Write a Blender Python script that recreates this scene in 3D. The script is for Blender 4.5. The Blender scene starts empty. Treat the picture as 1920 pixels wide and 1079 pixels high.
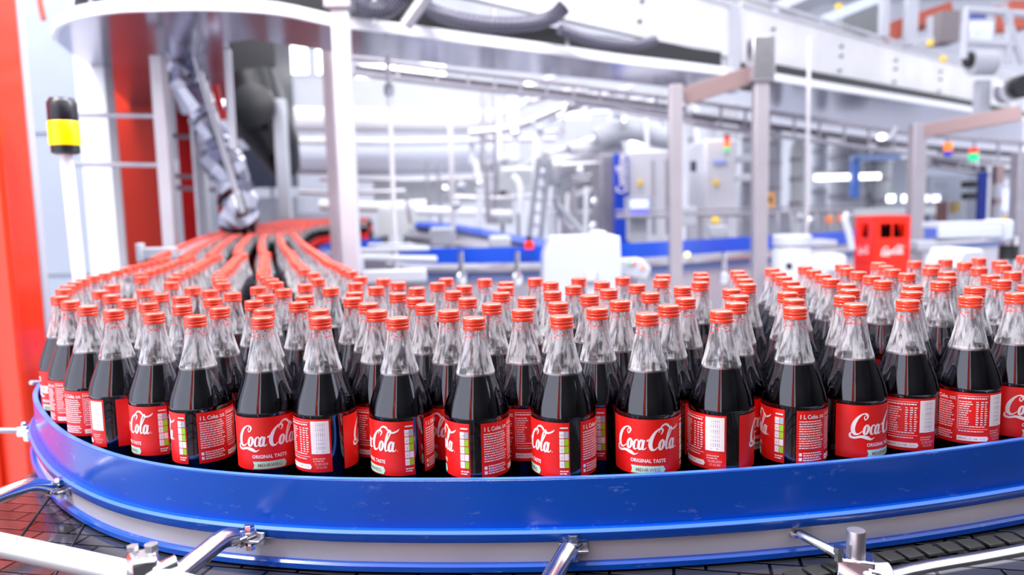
import bpy, bmesh, math, random
from mathutils import Vector, Matrix
random.seed(7)
PI=math.pi; R=math.radians
S=bpy.context.scene; COL=S.collection
# ---------------------------------------------------------------- camera
FP=1431.22; PITCH=.106757; ROLL=.024816; CAMZ=1.43
cp,sp,cr,sr=math.cos(PITCH),math.sin(PITCH),math.cos(ROLL),math.sin(ROLL)
CF=Vector((0,cp,-sp)); _u=Vector((0,sp,cp)); _r=Vector((1,0,0))
CR=cr*_r-sr*_u; CU=sr*_r+cr*_u
cam=bpy.data.cameras.new('camera'); camo=bpy.data.objects.new('camera',cam); COL.objects.link(camo)
camo.matrix_world=Matrix(((CR.x,CU.x,-CF.x,0),(CR.y,CU.y,-CF.y,0),(CR.z,CU.z,-CF.z,CAMZ),(0,0,0,1)))
cam.sensor_width=36; cam.lens=FP/1920*36; cam.clip_start=.02; cam.clip_end=200
cam.dof.use_dof=True; cam.dof.focus_distance=.97; cam.dof.aperture_fstop=3.0
S.camera=camo
S.view_settings.view_transform='Standard'; S.view_settings.look='None'; S.view_settings.gamma=1
S.view_settings.use_curve_mapping=False; S.view_settings.exposure=.68
S.cycles.max_bounces=16; S.cycles.transparent_max_bounces=40; S.cycles.glossy_bounces=5; S.cycles.diffuse_bounces=3
S.cycles.transmission_bounces=12; S.cycles.caustics_reflective=False; S.cycles.caustics_refractive=False
S.cycles.sample_clamp_indirect=6; S.cycles.use_denoising=True
# ---------------------------------------------------------------- light
w=bpy.data.worlds.new('world'); S.world=w; w.use_nodes=True
bg=w.node_tree.nodes['Background']; bg.inputs[0].default_value=(.87,.895,1,1); bg.inputs[1].default_value=1.35
def area(name,loc,sx,sy,power,tgt=None,col=(1,1,1)):
    l=bpy.data.lights.new(name,'AREA'); l.shape='RECTANGLE'; l.size=sx; l.size_y=sy; l.energy=power; l.color=col
    o=bpy.data.objects.new(name,l); COL.objects.link(o); o.location=loc
    d=Vector(tgt or (loc[0],loc[1],0))-Vector(loc); o.rotation_euler=d.to_track_quat('-Z','Y').to_euler(); return o
area('hall_lamp',(-1.5,.8,4.6),.5,3.5,210,(-.2,1.4,1.1))
area('hall_lamp',(1.4,2.2,4.6),.5,3.5,180,(.3,1.4,1.1))
area('hall_lamp',(0,7,5.2),6,.6,110)
area('hall_lamp',(2,12,5.2),8,.6,140)
area('hall_lamp',(-3,4.5,4.8),.6,4,110)
# ---------------------------------------------------------------- helpers
def at(x,y,Y):
    D=CF+(x-960)/FP*CR-(y-539.5)/FP*CU
    t=Y/D.y; return Vector((D.x*t,Y,D.z*t+CAMZ))
def onz(x,y,z):
    D=CF+(x-960)/FP*CR-(y-539.5)/FP*CU
    t=(z-CAMZ)/D.z; return Vector((D.x*t,D.y*t,z))
def lin(h):
    h=h.lstrip('#'); c=[int(h[i:i+2],16)/255 for i in (0,2,4)]
    return tuple(((v+.055)/1.055)**2.4 if v>.04045 else v/12.92 for v in c)+(1,)
MATS={}
def mat(name,hexc,rough=.5,metal=0,noise=0,scale=20,emit=0,spec=None,bump=0,coat=0):
    m=bpy.data.materials.new(name); m.use_nodes=True; n=m.node_tree.nodes; L=m.node_tree.links; b=n['Principled BSDF']
    c=lin(hexc); b.inputs['Base Color'].default_value=c; b.inputs['Roughness'].default_value=rough; b.inputs['Metallic'].default_value=metal
    if coat: b.inputs['Coat Weight'].default_value=coat; b.inputs['Coat Roughness'].default_value=.08
    if spec is not None: b.inputs['IOR'].default_value=spec
    tc=n.new('ShaderNodeTexCoord'); nz=n.new('ShaderNodeTexNoise'); nz.inputs['Scale'].default_value=scale; nz.inputs['Detail'].default_value=4
    L.new(tc.outputs['Object'],nz.inputs['Vector'])
    if noise:
        mx=n.new('ShaderNodeMixRGB'); mx.blend_type='MULTIPLY'; mx.inputs[0].default_value=1; mx.inputs[1].default_value=c
        rp=n.new('ShaderNodeValToRGB'); rp.color_ramp.elements[0].color=(1-noise,)*3+(1,); rp.color_ramp.elements[1].color=(1,1,1,1)
        rp.color_ramp.elements[0].position=.3; rp.color_ramp.elements[1].position=.7
        L.new(nz.outputs['Fac'],rp.inputs[0]); L.new(rp.outputs[0],mx.inputs[2]); L.new(mx.outputs[0],b.inputs['Base Color'])
    if bump:
        bp=n.new('ShaderNodeBump'); bp.inputs['Strength'].default_value=bump; bp.inputs['Distance'].default_value=.002
        L.new(nz.outputs['Fac'],bp.inputs['Height']); L.new(bp.outputs[0],b.inputs['Normal'])
    if emit:
        b.inputs['Emission Color'].default_value=c; b.inputs['Emission Strength'].default_value=emit
    MATS[name]=m; return m
steel=mat('brushed_steel','#c9c6cc',.28,.9,.12,30)
steel_d=mat('dull_steel','#a9a4ad',.42,.7,.15,12)
chrome=mat('polished_steel','#e6e6ea',.16,1)
band=mat('steel_band','#dad7dc',.36,.25,.1,9)
white=mat('white_paint','#b0b2bc',.4,0,.04,6)
bright=mat('bright_white_cladding','#ececf2',.35,0,.03,6)
offw=mat('off_white_panel','#b4b9c6',.35,0,.05,3)
grey=mat('grey_paint','#b9bac2',.45,0,.06,5)
lgrey=mat('light_grey_duct','#c9ccd0',.5,0,.05,4)
dark=mat('black_rubber','#0b0b0e',.5,0,.2,30)
darkm=mat('dark_machine_paint','#141418',.55)
redm=mat('red_machine_paint','#ee3a1c',.32,0,.1,2,coat=.3)
redd=mat('dark_red_panel','#c81416',.35,0,.05,2)
bluem=mat('blue_rail_plastic','#0852c2',.22,0,.14,7,coat=.15)
blues=mat('blue_paint','#0b3fc0',.4)
capm=mat('red_cap_lacquer','#f03e20',.3,0,.05,200,coat=.5)
lred=mat('label_red_paper','#e3140f',.42)
lwhite=mat('label_white_ink','#f6eef0',.5)
lmint=mat('label_mint_ribbon','#b6e6ce',.5)
lbrown=mat('label_brown_ink','#9c5650',.5)
lgreen=mat('label_green_cell','#9bd325',.5)
lcell=mat('label_blue_grey_cell','#a8b4c8',.5)
lbar=mat('label_barcode_ink','#8c8c9c',.5)
yel=mat('amber_yellow_lens','#ffd400',.25,emit=.5)
orange=mat('orange_lamp','#f87010',.3,emit=.7)
greenl=mat('green_lamp','#20c080',.3,emit=.6)
redl=mat('red_lamp','#d92010',.3,emit=.6)
lampm=mat('lamp_tube','#ffffff',.3,emit=2.2)
yspot=mat('yellow_sign','#ffd23a',.5)
screenm=mat('screen_blue','#5a5ae8',.3,emit=.7)
screenw=mat('screen_pale','#c9d4ff',.3,emit=.7)
meniscus_hl=mat('meniscus_highlight','#f6eef2',.3)  # white for the bright refracted meniscus, painted on as a ring
brown=mat('brownish_beam','#9c8484',.35,.5)
rust=mat('red_brown_beam','#b0543f',.5)
# cola
cola=mat('cola_liquid','#120203',.04,0,spec=1.12); cola.node_tree.nodes['Principled BSDF'].inputs['Base Color'].default_value=(.004,.0006,.001,1)
# glass of the neck: thick, slightly wavy bottle glass, brightened by painted white streaks
gl=bpy.data.materials.new('clear_glass'); gl.use_nodes=True; n=gl.node_tree.nodes; L=gl.node_tree.links
n.remove(n['Principled BSDF']); out=n['Material Output']
gs=n.new('ShaderNodeBsdfGlass'); gs.inputs['Roughness'].default_value=.0; gs.inputs[0].default_value=(.985,.985,1,1); gs.inputs['IOR'].default_value=1.5
tc=n.new('ShaderNodeTexCoord'); mp=n.new('ShaderNodeMapping'); mp.inputs['Scale'].default_value=(1,1,.10)
nz=n.new('ShaderNodeTexNoise'); nz.inputs['Scale'].default_value=70; nz.inputs['Detail'].default_value=1
bp=n.new('ShaderNodeBump'); bp.inputs['Strength'].default_value=.5; bp.inputs['Distance'].default_value=.004
L.new(tc.outputs['Object'],mp.inputs[0]); L.new(mp.outputs[0],nz.inputs['Vector']); L.new(nz.outputs['Fac'],bp.inputs['Height'])
L.new(bp.outputs[0],gs.inputs['Normal'])
df=n.new('ShaderNodeBsdfDiffuse'); df.inputs[0].default_value=(.95,.94,.98,1); tl=n.new('ShaderNodeBsdfTranslucent'); tl.inputs[0].default_value=(.95,.94,.98,1); m1=n.new('ShaderNodeMixShader'); L.new(df.outputs[0],m1.inputs[1]); L.new(tl.outputs[0],m1.inputs[2])
n2=n.new('ShaderNodeTexNoise'); n2.inputs['Scale'].default_value=170; n2.inputs['Detail'].default_value=2; mq=n.new('ShaderNodeMapping'); mq.inputs['Scale'].default_value=(1,1,.06)
r2=n.new('ShaderNodeValToRGB'); r2.color_ramp.elements[0].position=.46; r2.color_ramp.elements[1].position=.61; r2.color_ramp.elements[0].color=(.04,.04,.04,1); r2.color_ramp.elements[1].color=(.66,.66,.66,1)
m2=n.new('ShaderNodeMixShader'); L.new(tc.outputs['Object'],mq.inputs[0]); L.new(mq.outputs[0],n2.inputs['Vector']); L.new(n2.outputs['Fac'],r2.inputs[0]); L.new(r2.outputs[0],m2.inputs[0]); L.new(gs.outputs[0],m2.inputs[1]); L.new(m1.outputs[0],m2.inputs[2]); L.new(m2.outputs[0],out.inputs[0])
glass_wavy=gl
def clear(name,tint,ior=1.5,rough=.05):
    m=bpy.data.materials.new(name); m.use_nodes=True; n=m.node_tree.nodes; L=m.node_tree.links; n.remove(n['Principled BSDF'])
    t=n.new('ShaderNodeBsdfTransparent'); t.inputs[0].default_value=tint; g=n.new('ShaderNodeBsdfGlossy'); g.inputs['Roughness'].default_value=rough
    f=n.new('ShaderNodeFresnel'); f.inputs[0].default_value=ior; x=n.new('ShaderNodeMixShader')
    L.new(f.outputs[0],x.inputs[0]); L.new(t.outputs[0],x.inputs[1]); L.new(g.outputs[0],x.inputs[2]); L.new(x.outputs[0],n['Material Output'].inputs[0]); return m
gl2=clear('clear_glass_body',(.98,.98,1,1),1.9,.015)
for q in gl2.node_tree.nodes:
    if q.type=='BSDF_GLOSSY': q.inputs[0].default_value=(.88,.9,1,1)
pane=clear('machine_guard_glass',(.8,.82,.86,1))
# red speckled print on the neck
np_=bpy.data.materials.new('red_neck_print'); np_.use_nodes=True; n=np_.node_tree.nodes; L=np_.node_tree.links; b=n['Principled BSDF']
b.inputs['Base Color'].default_value=lin('#e8323a'); b.inputs['Roughness'].default_value=.5
tc=n.new('ShaderNodeTexCoord'); vz=n.new('ShaderNodeTexNoise'); vz.inputs['Scale'].default_value=330; vz.inputs['Detail'].default_value=1
rp=n.new('ShaderNodeValToRGB'); rp.color_ramp.elements[0].position=.55; rp.color_ramp.elements[1].position=.60; rp.color_ramp.elements[0].color=(0,0,0,1); rp.color_ramp.elements[1].color=(.6,.6,.6,1)
L.new(tc.outputs['Object'],vz.inputs[0]); L.new(vz.outputs['Fac'],rp.inputs[0]); L.new(rp.outputs[0],b.inputs['Alpha'])
# blue rail scratches: pale scuffs
n=bluem.node_tree.nodes; L=bluem.node_tree.links; b=n['Principled BSDF']; src=b.inputs['Base Color'].links[0].from_socket
tc=n.new('ShaderNodeTexCoord'); mp=n.new('ShaderNodeMapping'); mp.inputs['Scale'].default_value=(1,1,2.5); nz=n.new('ShaderNodeTexNoise'); nz.inputs['Scale'].default_value=26; nz.inputs['Detail'].default_value=9; nz.inputs['Roughness'].default_value=.72
rp=n.new('ShaderNodeValToRGB'); rp.color_ramp.elements[0].position=.60; rp.color_ramp.elements[1].position=.80; rp.color_ramp.elements[0].color=(0,0,0,1); rp.color_ramp.elements[1].color=(.6,.6,.6,1)
mx=n.new('ShaderNodeMixRGB'); mx.inputs[2].default_value=lin('#a9bdf0')
L.new(tc.outputs['Object'],mp.inputs[0]); L.new(mp.outputs[0],nz.inputs['Vector']); L.new(nz.outputs['Fac'],rp.inputs[0]); L.new(rp.outputs[0],mx.inputs[0]); L.new(src,mx.inputs[1]); L.new(mx.outputs[0],b.inputs['Base Color'])
# modular belt
beltm=bpy.data.materials.new('black_modular_belt'); beltm.use_nodes=True; n=beltm.node_tree.nodes; L=beltm.node_tree.links; b=n['Principled BSDF']
tc=n.new('ShaderNodeTexCoord'); mp=n.new('ShaderNodeMapping'); mp.inputs['Rotation'].default_value=(0,0,R(12)); br=n.new('ShaderNodeTexBrick')
br.inputs['Scale'].default_value=1; br.inputs['Brick Width'].default_value=.075; br.inputs['Row Height'].default_value=.028; br.inputs['Mortar Size'].default_value=.0022; br.inputs['Mortar Smooth'].default_value=.3
br.inputs['Color1'].default_value=(.17,.165,.18,1); br.inputs['Color2'].default_value=(.10,.10,.11,1); br.inputs['Mortar'].default_value=(.004,.004,.005,1)
bp=n.new('ShaderNodeBump'); bp.inputs['Strength'].default_value=.6; bp.inputs['Distance'].default_value=.004; bp.invert=True
L.new(tc.outputs['Object'],mp.inputs[0]); L.new(mp.outputs[0],br.inputs[0]); L.new(br.outputs['Color'],b.inputs['Base Color']); L.new(br.outputs['Fac'],bp.inputs['Height']); L.new(bp.outputs[0],b.inputs['Normal'])
b.inputs['Roughness'].default_value=.14; b.inputs['Metallic'].default_value=.85
def link(name,me,m,parent=None,loc=None):
    o=bpy.data.objects.new(name,me); COL.objects.link(o)
    for q in (m if isinstance(m,(list,tuple)) else [m]): me.materials.append(q)
    if parent: o.parent=parent
    if loc is not None: o.location=loc
    return o
def finish(name,bm,m,parent=None,loc=None,smooth=True,bevel=0):
    me=bpy.data.meshes.new(name); bmesh.ops.recalc_face_normals(bm,faces=bm.faces); bm.to_mesh(me); bm.free()
    if smooth:
        for p in me.polygons: p.use_smooth=True
        me.set_sharp_from_angle(angle=R(38))
    o=link(name,me,m,parent,loc)
    if bevel:
        md=o.modifiers.new('bevel','BEVEL'); md.width=bevel; md.segments=2; md.limit_method='ANGLE'
    return o
def tag(o,label,cat,group=None,kind=None):
    o['label']=label; o['category']=cat
    if group: o['group']=group
    if kind: o['kind']=kind
    return o
def thing(name,label,cat,loc=(0,0,0),rz=0,group=None):
    o=bpy.data.objects.new(name,None); COL.objects.link(o); o.location=loc; o.rotation_euler=(0,0,rz); o.empty_display_size=.05
    return tag(o,label,cat,group)
def box(bm,c,s,rot=None,mi=0):
    M=Matrix.Translation(Vector(c))
    if rot is not None: M=M@rot.to_4x4()
    M=M@Matrix.Diagonal((s[0],s[1],s[2],1))
    r=bmesh.ops.create_cube(bm,size=1,matrix=M)
    for f in {f for v in r['verts'] for f in v.link_faces}: f.material_index=mi
    return r
def frame(t,up=None):
    t=t.normalized(); a=Vector(up) if up else Vector((0,0,1))
    if abs(t.dot(a))>.97: a=Vector((1,0,0))
    u=t.cross(a).normalized(); return u,u.cross(t).normalized()
def tube(bm,pts,r,seg=10,caps=True,mi=0):
    pts=[Vector(p) for p in pts]; rs=r if isinstance(r,(list,tuple)) else [r]*len(pts)
    rings=[]; pu=None
    for i,p in enumerate(pts):
        t=(pts[min(i+1,len(pts)-1)]-pts[max(i-1,0)])
        if pu is None: u,v=frame(t)
        else:
            t=t.normalized(); u=(pu-t*pu.dot(t)).normalized(); v=u.cross(t).normalized()
        pu=u
        rings.append([bm.verts.new(p+rs[i]*(math.cos(a)*u+math.sin(a)*v)) for a in [2*PI*k/seg for k in range(seg)]])
    for a,b in zip(rings,rings[1:]):
        for k in range(seg): bm.faces.new((a[k],a[(k+1)%seg],b[(k+1)%seg],b[k])).material_index=mi
    if caps:
        bm.faces.new(rings[0]).material_index=mi; bm.faces.new(rings[-1][::-1]).material_index=mi
def lathe(bm,prof,seg=24,c=(0,0,0),mi=0,capb=False,capt=False,mat3=None):
    rings=[]
    for r,z in prof:
        rr=[]
        for k in range(seg):
            a=2*PI*k/seg; v=Vector((r*math.cos(a),r*math.sin(a),z))
            if mat3 is not None: v=mat3@v
            rr.append(bm.verts.new(v+Vector(c)))
        rings.append(rr)
    for a,b in zip(rings,rings[1:]):
        for k in range(seg): bm.faces.new((a[k],a[(k+1)%seg],b[(k+1)%seg],b[k])).material_index=mi
    if capb: bm.faces.new(rings[0][::-1]).material_index=mi
    if capt: bm.faces.new(rings[-1]).material_index=mi
def prism(bm,poly,z0,z1,mi=0):
    a=[bm.verts.new((x,y,z0)) for x,y in poly]; b=[bm.verts.new((x,y,z1)) for x,y in poly]
    bm.faces.new(a[::-1]).material_index=mi; bm.faces.new(b).material_index=mi
    for k in range(len(poly)): bm.faces.new((a[k],a[(k+1)%len(a)],b[(k+1)%len(a)],b[k])).material_index=mi
def dense(P,n=8):
    P=[Vector(p) for p in P]; o=[]
    for i in range(len(P)-1):
        a=P[max(i-1,0)];b=P[i];c=P[i+1];d=P[min(i+2,len(P)-1)]
        for k in range(n):
            t=k/n; o.append(.5*((2*b)+(-a+c)*t+(2*a-5*b+4*c-d)*t*t+(-a+3*b-3*c+d)*t**3))
    o.append(P[-1]); return o
def sweep(bm,path,prof,mi=0):
    """path: 2D points; prof: closed list of (offset to the left of travel, z)"""
    rings=[]
    for i,p in enumerate(path):
        t=(path[min(i+1,len(path)-1)]-path[max(i-1,0)]); t=Vector((t.x,t.y)).normalized(); nn=Vector((-t.y,t.x))
        rings.append([bm.verts.new((p.x+nn.x*o,p.y+nn.y*o,z)) for o,z in prof])
    m=len(prof)
    for a,b in zip(rings,rings[1:]):
        for k in range(m): bm.faces.new((a[k],a[(k+1)%m],b[(k+1)%m],b[k])).material_index=mi
    bm.faces.new(rings[0][::-1]).material_index=mi; bm.faces.new(rings[-1]).material_index=mi
def single(name,bm,m,label,cat,group=None,bevel=0,kind=None,smooth=True):
    return tag(finish(name,bm,m,None,None,smooth,bevel),label,cat,group,kind)
def pbox(name,x0,y0,x1,y1,Y,dep,m,label=None,cat=None,group=None,bevel=.004,parent=None,rz=0):
    ym=(max(y0,0)+min(y1,560))/2; a=at(x0,y0,Y); b=at(x1,y1,Y); a.x=at(x0,ym,Y).x; b.x=at(x1,ym,Y).x; bm=bmesh.new()
    c=Vector(((a.x+b.x)/2,Y+dep/2,(a.z+b.z)/2))
    box(bm,(0,0,0),(abs(b.x-a.x),dep,abs(a.z-b.z)))
    if parent is not None: c=c-parent.location
    o=finish(name,bm,m,parent,c,True,bevel)
    if rz: o.rotation_euler.z=rz
    if label and cat=='machine' and c.z-abs(a.z-b.z)/2>.1:
        hb=c.z-abs(a.z-b.z)/2; s2=bmesh.new(); box(s2,(0,0,-abs(a.z-b.z)/2-hb/2),(.05,.05,hb)); finish('stand',s2,MATS['dull_steel'],o)
    if label: tag(o,label,cat,group)
    return o
def ptube(name,pts,Ys,rad,m,label=None,cat=None,group=None,seg=12,parent=None,n=1):
    P=[at(x,y,(Ys if not isinstance(Ys,(list,tuple)) else Ys[i])) for i,(x,y) in enumerate(pts)]
    if n>1: P=dense(P,n)
    bm=bmesh.new(); c=P[0].copy(); 
    tube(bm,[p-c for p in P],rad,seg)
    if parent is not None: c=c-parent.location
    o=finish(name,bm,m,parent,c)
    if label: tag(o,label,cat,group)
    return o
def structure(o): o['kind']='structure'; return o
# ---------------------------------------------------------------- hall
BZ=.992   # top of the belt
bm=bmesh.new(); box(bm,(2,8.25,-.05),(20,19.5,.1)); structure(finish('floor',bm,mat('hall_floor','#c6c8d2',.3,0,.1,2)))
bm=bmesh.new(); box(bm,(2,18.1,3.2),(20,.2,6.4)); structure(finish('wall_back',bm,mat('hall_wall','#dfe0e8',.6,0,.12,1.5)))
bm=bmesh.new(); box(bm,(-6.1,9.7,3.2),(.2,17,6.4)); structure(finish('wall_left',bm,white))
bm=bmesh.new(); box(bm,(9.5,13,5.9),(9,10,.15)); structure(finish('ceiling',bm,grey))
bm=bmesh.new(); box(bm,(5.8,-3.7,.9),(13,.2,5.8)); structure(finish('wall_front',bm,offw))
# ---------------------------------------------------------------- conveyor belt and rails
RAIL=dense([(-3.95,13.3,0),(-3.08,9.5,0),(-2.66,7.7,0),(-2.46,6.5,0),(-2.11,5.2,0),(-1.78,4.2,0),(-1.43,3.1,0),(-1.145,2.3,0),(-1.07,2.05,0),(-1.035,1.85,0),(-.995,1.65,0),(-.945,1.5,0),(-.89,1.385,0),(-.8,1.258,0),(-.69,1.13,0),(-.575,1.03,0),(-.47,.967,0),(-.36,.926,0),(-.24,.9,0),(-.14,.889,0),(-.04,.883,0),(.05,.881,0),(.15,.884,0),(.28,.896,0),(.42,.918,0),(.55,.948,0),(.67,.983,0),(.85,1.04,0),(1.05,1.11,0),(1.3,1.2,0),(1.8,1.38,0)],6)
# outer guide rail: travels left to right, the left normal points to the bottles
rl=thing('guide_rail','curved blue and steel guide rail running along the front of the bottles','guide rail',(0,0,BZ))
def prof(l): return [(o,z-BZ) for o,z in l]
for nm,pr,m in (('guard_plate',[(-.001,1.044),(-.001,1.104),(.0005,1.105),(.006,1.105),(.0072,1.104),(.0072,1.044)],bluem),
    ('upper_ledge',[(-.011,1.031),(-.012,1.033),(-.012,1.042),(-.009,1.045),(.0072,1.045),(.0072,1.031)],bluem),
    ('steel_band',[(-.0045,1.004),(-.0045,1.031),(.006,1.031),(.006,1.004)],band),
    ('lower_ledge',[(-.010,.9935),(-.013,.995),(-.013,1.0015),(-.010,1.004),(.006,1.004),(.006,.9935)],bluem)):
    bm=bmesh.new(); sweep(bm,RAIL,prof(pr)); o=finish(nm,bm,m,rl)
    if nm=='steel_band': o['label']='brushed steel band between the two blue ledges'
worn_lit=mat('worn_lit_blue_edge','#3f6fd0',.4)  # wear plus the whitish edge highlight, painted as a lighter blue
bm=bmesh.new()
sweep(bm,RAIL,prof([(-.0006,1.1046),(-.0006,1.1054),(.0068,1.1054),(.0068,1.1046)])); finish('worn_lit_top_edge',bm,worn_lit,[o for o in bpy.data.objects if o.name=='guide_rail'][0])
bm=bmesh.new(); sweep(bm,RAIL,prof([(-.0124,1.0412),(-.0124,1.0422),(-.0095,1.0454),(-.0088,1.0446)])); finish('worn_lit_ledge_edge',bm,worn_lit,[o for o in bpy.data.objects if o.name=='guide_rail'][0])
# inner rail behind the arc of bottles
INN=dense([(-1.42,8.38,0),(-1.68,8.28,0),(-1.78,7.95,0),(-1.79,7.4,0),(-1.64,6.5,0),(-1.34,5.2,0),(-1.06,4.1,0),(-.77,3.05,0),(-.51,2.3,0),(-.44,2.08,0),(-.36,1.9,0),(-.31,1.78,0),(-.24,1.65,0),(-.17,1.56,0),(-.08,1.5,0),(.05,1.475,0),(.2,1.47,0),(.35,1.5,0),(.53,1.55,0),(.76,1.63,0),(1.0,1.7,0),(1.3,1.78,0),(1.9,1.95,0)],6)
rl=thing('guide_rail','blue guide rail along the far side of the bottle curve','guide rail',(0,0,BZ))
bm=bmesh.new(); sweep(bm,INN,prof([(-.006,1.03),(-.006,1.105),(.001,1.105),(.001,1.03)])); finish('guard_plate',bm,bluem,rl)
bm=bmesh.new(); sweep(bm,INN,prof([(-.004,.9935),(-.004,1.03),(.008,1.03),(.008,.9935)])); finish('steel_band',bm,band,rl)
# belt: a wide table of black slats; the rail stands across it
bt=thing('conveyor_belt','wide dark slat conveyor belt under the bottles and outside the rail','conveyor belt',(0,0,BZ))
poly=[(-.835,.35),(-.835,1.36),(-1.06,1.7),(-1.20,2.3),(-1.50,3.1),(-1.86,4.2),(-2.2,5.2),(-2.55,6.5),(-2.75,7.7),(-3.15,9.5),(-4.1,13.6),(-2.2,13.6),(-1.95,10.6),(-1.4,8.4),(-1.65,8.2),(-1.72,7.4),(-1.55,6.5),(-1.27,5.2),(-1.0,4.2),(-.7,3.05),(-.42,2.25),(-.25,1.75),(-.05,1.53),(.2,1.5),(.55,1.6),(1.3,1.82),(2.4,2.1),(2.4,1.2),(1.25,.93),(.8,.82),(.5,.62),(.1,.45),(-.3,.35)]
bm=bmesh.new(); prism(bm,poly,-.02,0); finish('slat_surface',bm,beltm,bt,smooth=False)
bm=bmesh.new()
prism(bm,[(x*.985,y) for x,y in poly],-.16,-.022); finish('side_frame',bm,darkm,bt,smooth=False)
# black chain seams in the belt bottom-left
bm=bmesh.new()
for a,b in (((95,880),(0,1010)),((440,820),(370,930)),((700,930),(640,1000))): pass
seams=[(onz(92,935,BZ),onz(30,1020,BZ)),(onz(158,985,BZ),onz(80,1120,BZ)),(onz(245,1025,BZ),onz(215,1120,BZ))]
for a,b in seams: tube(bm,[(a.x,a.y,.0008),(b.x,b.y,.0008)],.0016,6)
finish('slat_joint',bm,darkm,bt)
# legs of the table
for x,y in ((-.7,.6),(-.7,1.3),(.3,.75),(1.1,1.1),(.2,1.45),(1.2,1.7),(-1.2,2.6),(-.7,2.9),(-1.6,4.6),(-2.2,6.6),(-2.1,8.8),(-2.6,10.8),(-3.1,13)):
    bm=bmesh.new(); box(bm,(x,y,-(BZ-.16)/2-.16),(.06,.06,BZ-.16)); finish('leg',bm,steel,bt)
# steel edge rail at the lower right corner outside the belt
a=onz(1655,1090,1.0); 
er=thing('steel_edge_rail','round steel edge rail outside the black belt at the lower right corner','rail',(0,0,.99))
P=[onz(1560,1120,.99),onz(1700,1077,.99),onz(1850,1050,.99),onz(2000,1022,.99),onz(2300,960,.99)]
bm=bmesh.new(); tube(bm,[(p.x,p.y,0) for p in dense(P,4)],.011,12); finish('tube',bm,chrome,er)
P2=[onz(1430,1100,.996),onz(1560,1067,.996),onz(1700,1041,.996),onz(1850,1018,.996),onz(2000,995,.996),onz(2200,960,.996)]
ch=thing('belt_chain','row of black chain links in the gap beside the blue rail at lower right','chain',(0,0,.996))
linkm=mat('black_link_plastic','#050507',.6); PD=dense(P2,12); acc=0; last=None; bm=bmesh.new()
pd=[PD[0]]
for p in PD[1:]:
    if (p-pd[-1]).length>.026: pd.append(p)
for a,b in zip(pd,pd[1:]):
    d=(b-a); m=(a+b)/2; rt=Matrix.Rotation(math.atan2(d.y,d.x),3,'Z')
    bm=bmesh.new(); box(bm,(0,0,0),(.022,.024,.004)); 
    o=finish('link',bm,linkm,ch,(m.x,m.y,.001),True,.001); o.rotation_euler.z=math.atan2(d.y,d.x)
# ---------------------------------------------------------------- rail brackets (steel tubes, clamps)
def bracket(label,bolt,Yb,pts,Ys,rad,clampang=0):
    """bolt: pixel of the bolt head on the rail; pts: tube centre line from the bolt end outwards"""
    B=at(bolt[0],bolt[1],Yb); t=thing('rail_bracket',label,'bracket',B)
    P=[at(x,y,Y)-B for (x,y),Y in zip(pts,Ys)]; P=dense(P,6)
    n=len(P); rr=[rad]*n
    bm=bmesh.new(); tube(bm,P,rr,14); o=finish('tube',bm,chrome,t)
    # flattened eye at the end, bolt and clamp plate
    d=(P[0]-P[3]).normalized(); e=P[0]
    bm=bmesh.new(); rt=Matrix.Rotation(math.atan2(d.y,d.x),3,'Z')
    box(bm,e*.5+Vector((0,0,-.002)),((e.length)*1.15+.016,.016,.006),rt); finish('flattened_eye',bm,chrome,t,None,True,.002)
    bm=bmesh.new(); lathe(bm,[(.0,.0135),(.0055,.0135),(.0065,.012),(.0065,.005),(.009,.0045),(.009,.002)],6,(0,0,0),capb=False,capt=False); 
    lathe(bm,[(.0035,.003),(.0035,-.012),(.0062,-.012),(.0062,-.018),(.0,-.018)],6,(0,0,0)); finish('bolt',bm,chrome,t)
    bm=bmesh.new(); rt=Matrix.Rotation(clampang,3,'Z')
    box(bm,rt@Vector((0,.006,-.006)),(.034,.004,.016),rt); box(bm,rt@Vector((.004,0,-.005)),(.026,.016,.003),rt); box(bm,rt@Vector((-.012,0,-.010)),(.008,.014,.010),rt)
    finish('clamp_plate',bm,steel,t,None,True,.001)
    return t
bracket('bent steel tube bracket bolted to the left end of the rail band','(x)' and (112,912),1.10,[(95,917),(60,910),(20,922),(-40,945),(-160,985)],[1.09,1.06,1.03,.99,.9],.0105,-.75)
bracket('steel tube bracket bolted to the rail band left of centre','(x)' and (468,1004),.895,[(440,1007),(415,1013),(375,1045),(320,1090),(240,1150)],[.885,.87,.84,.80,.74],.0115,-.25)
bracket('steel tube bracket bolted to the rail band at the middle of the curve','(x)' and (1076,1024),.868,[(1066,1032),(1058,1045),(1040,1075),(1010,1130)],[.855,.845,.82,.77],.0115,.0)
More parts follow.
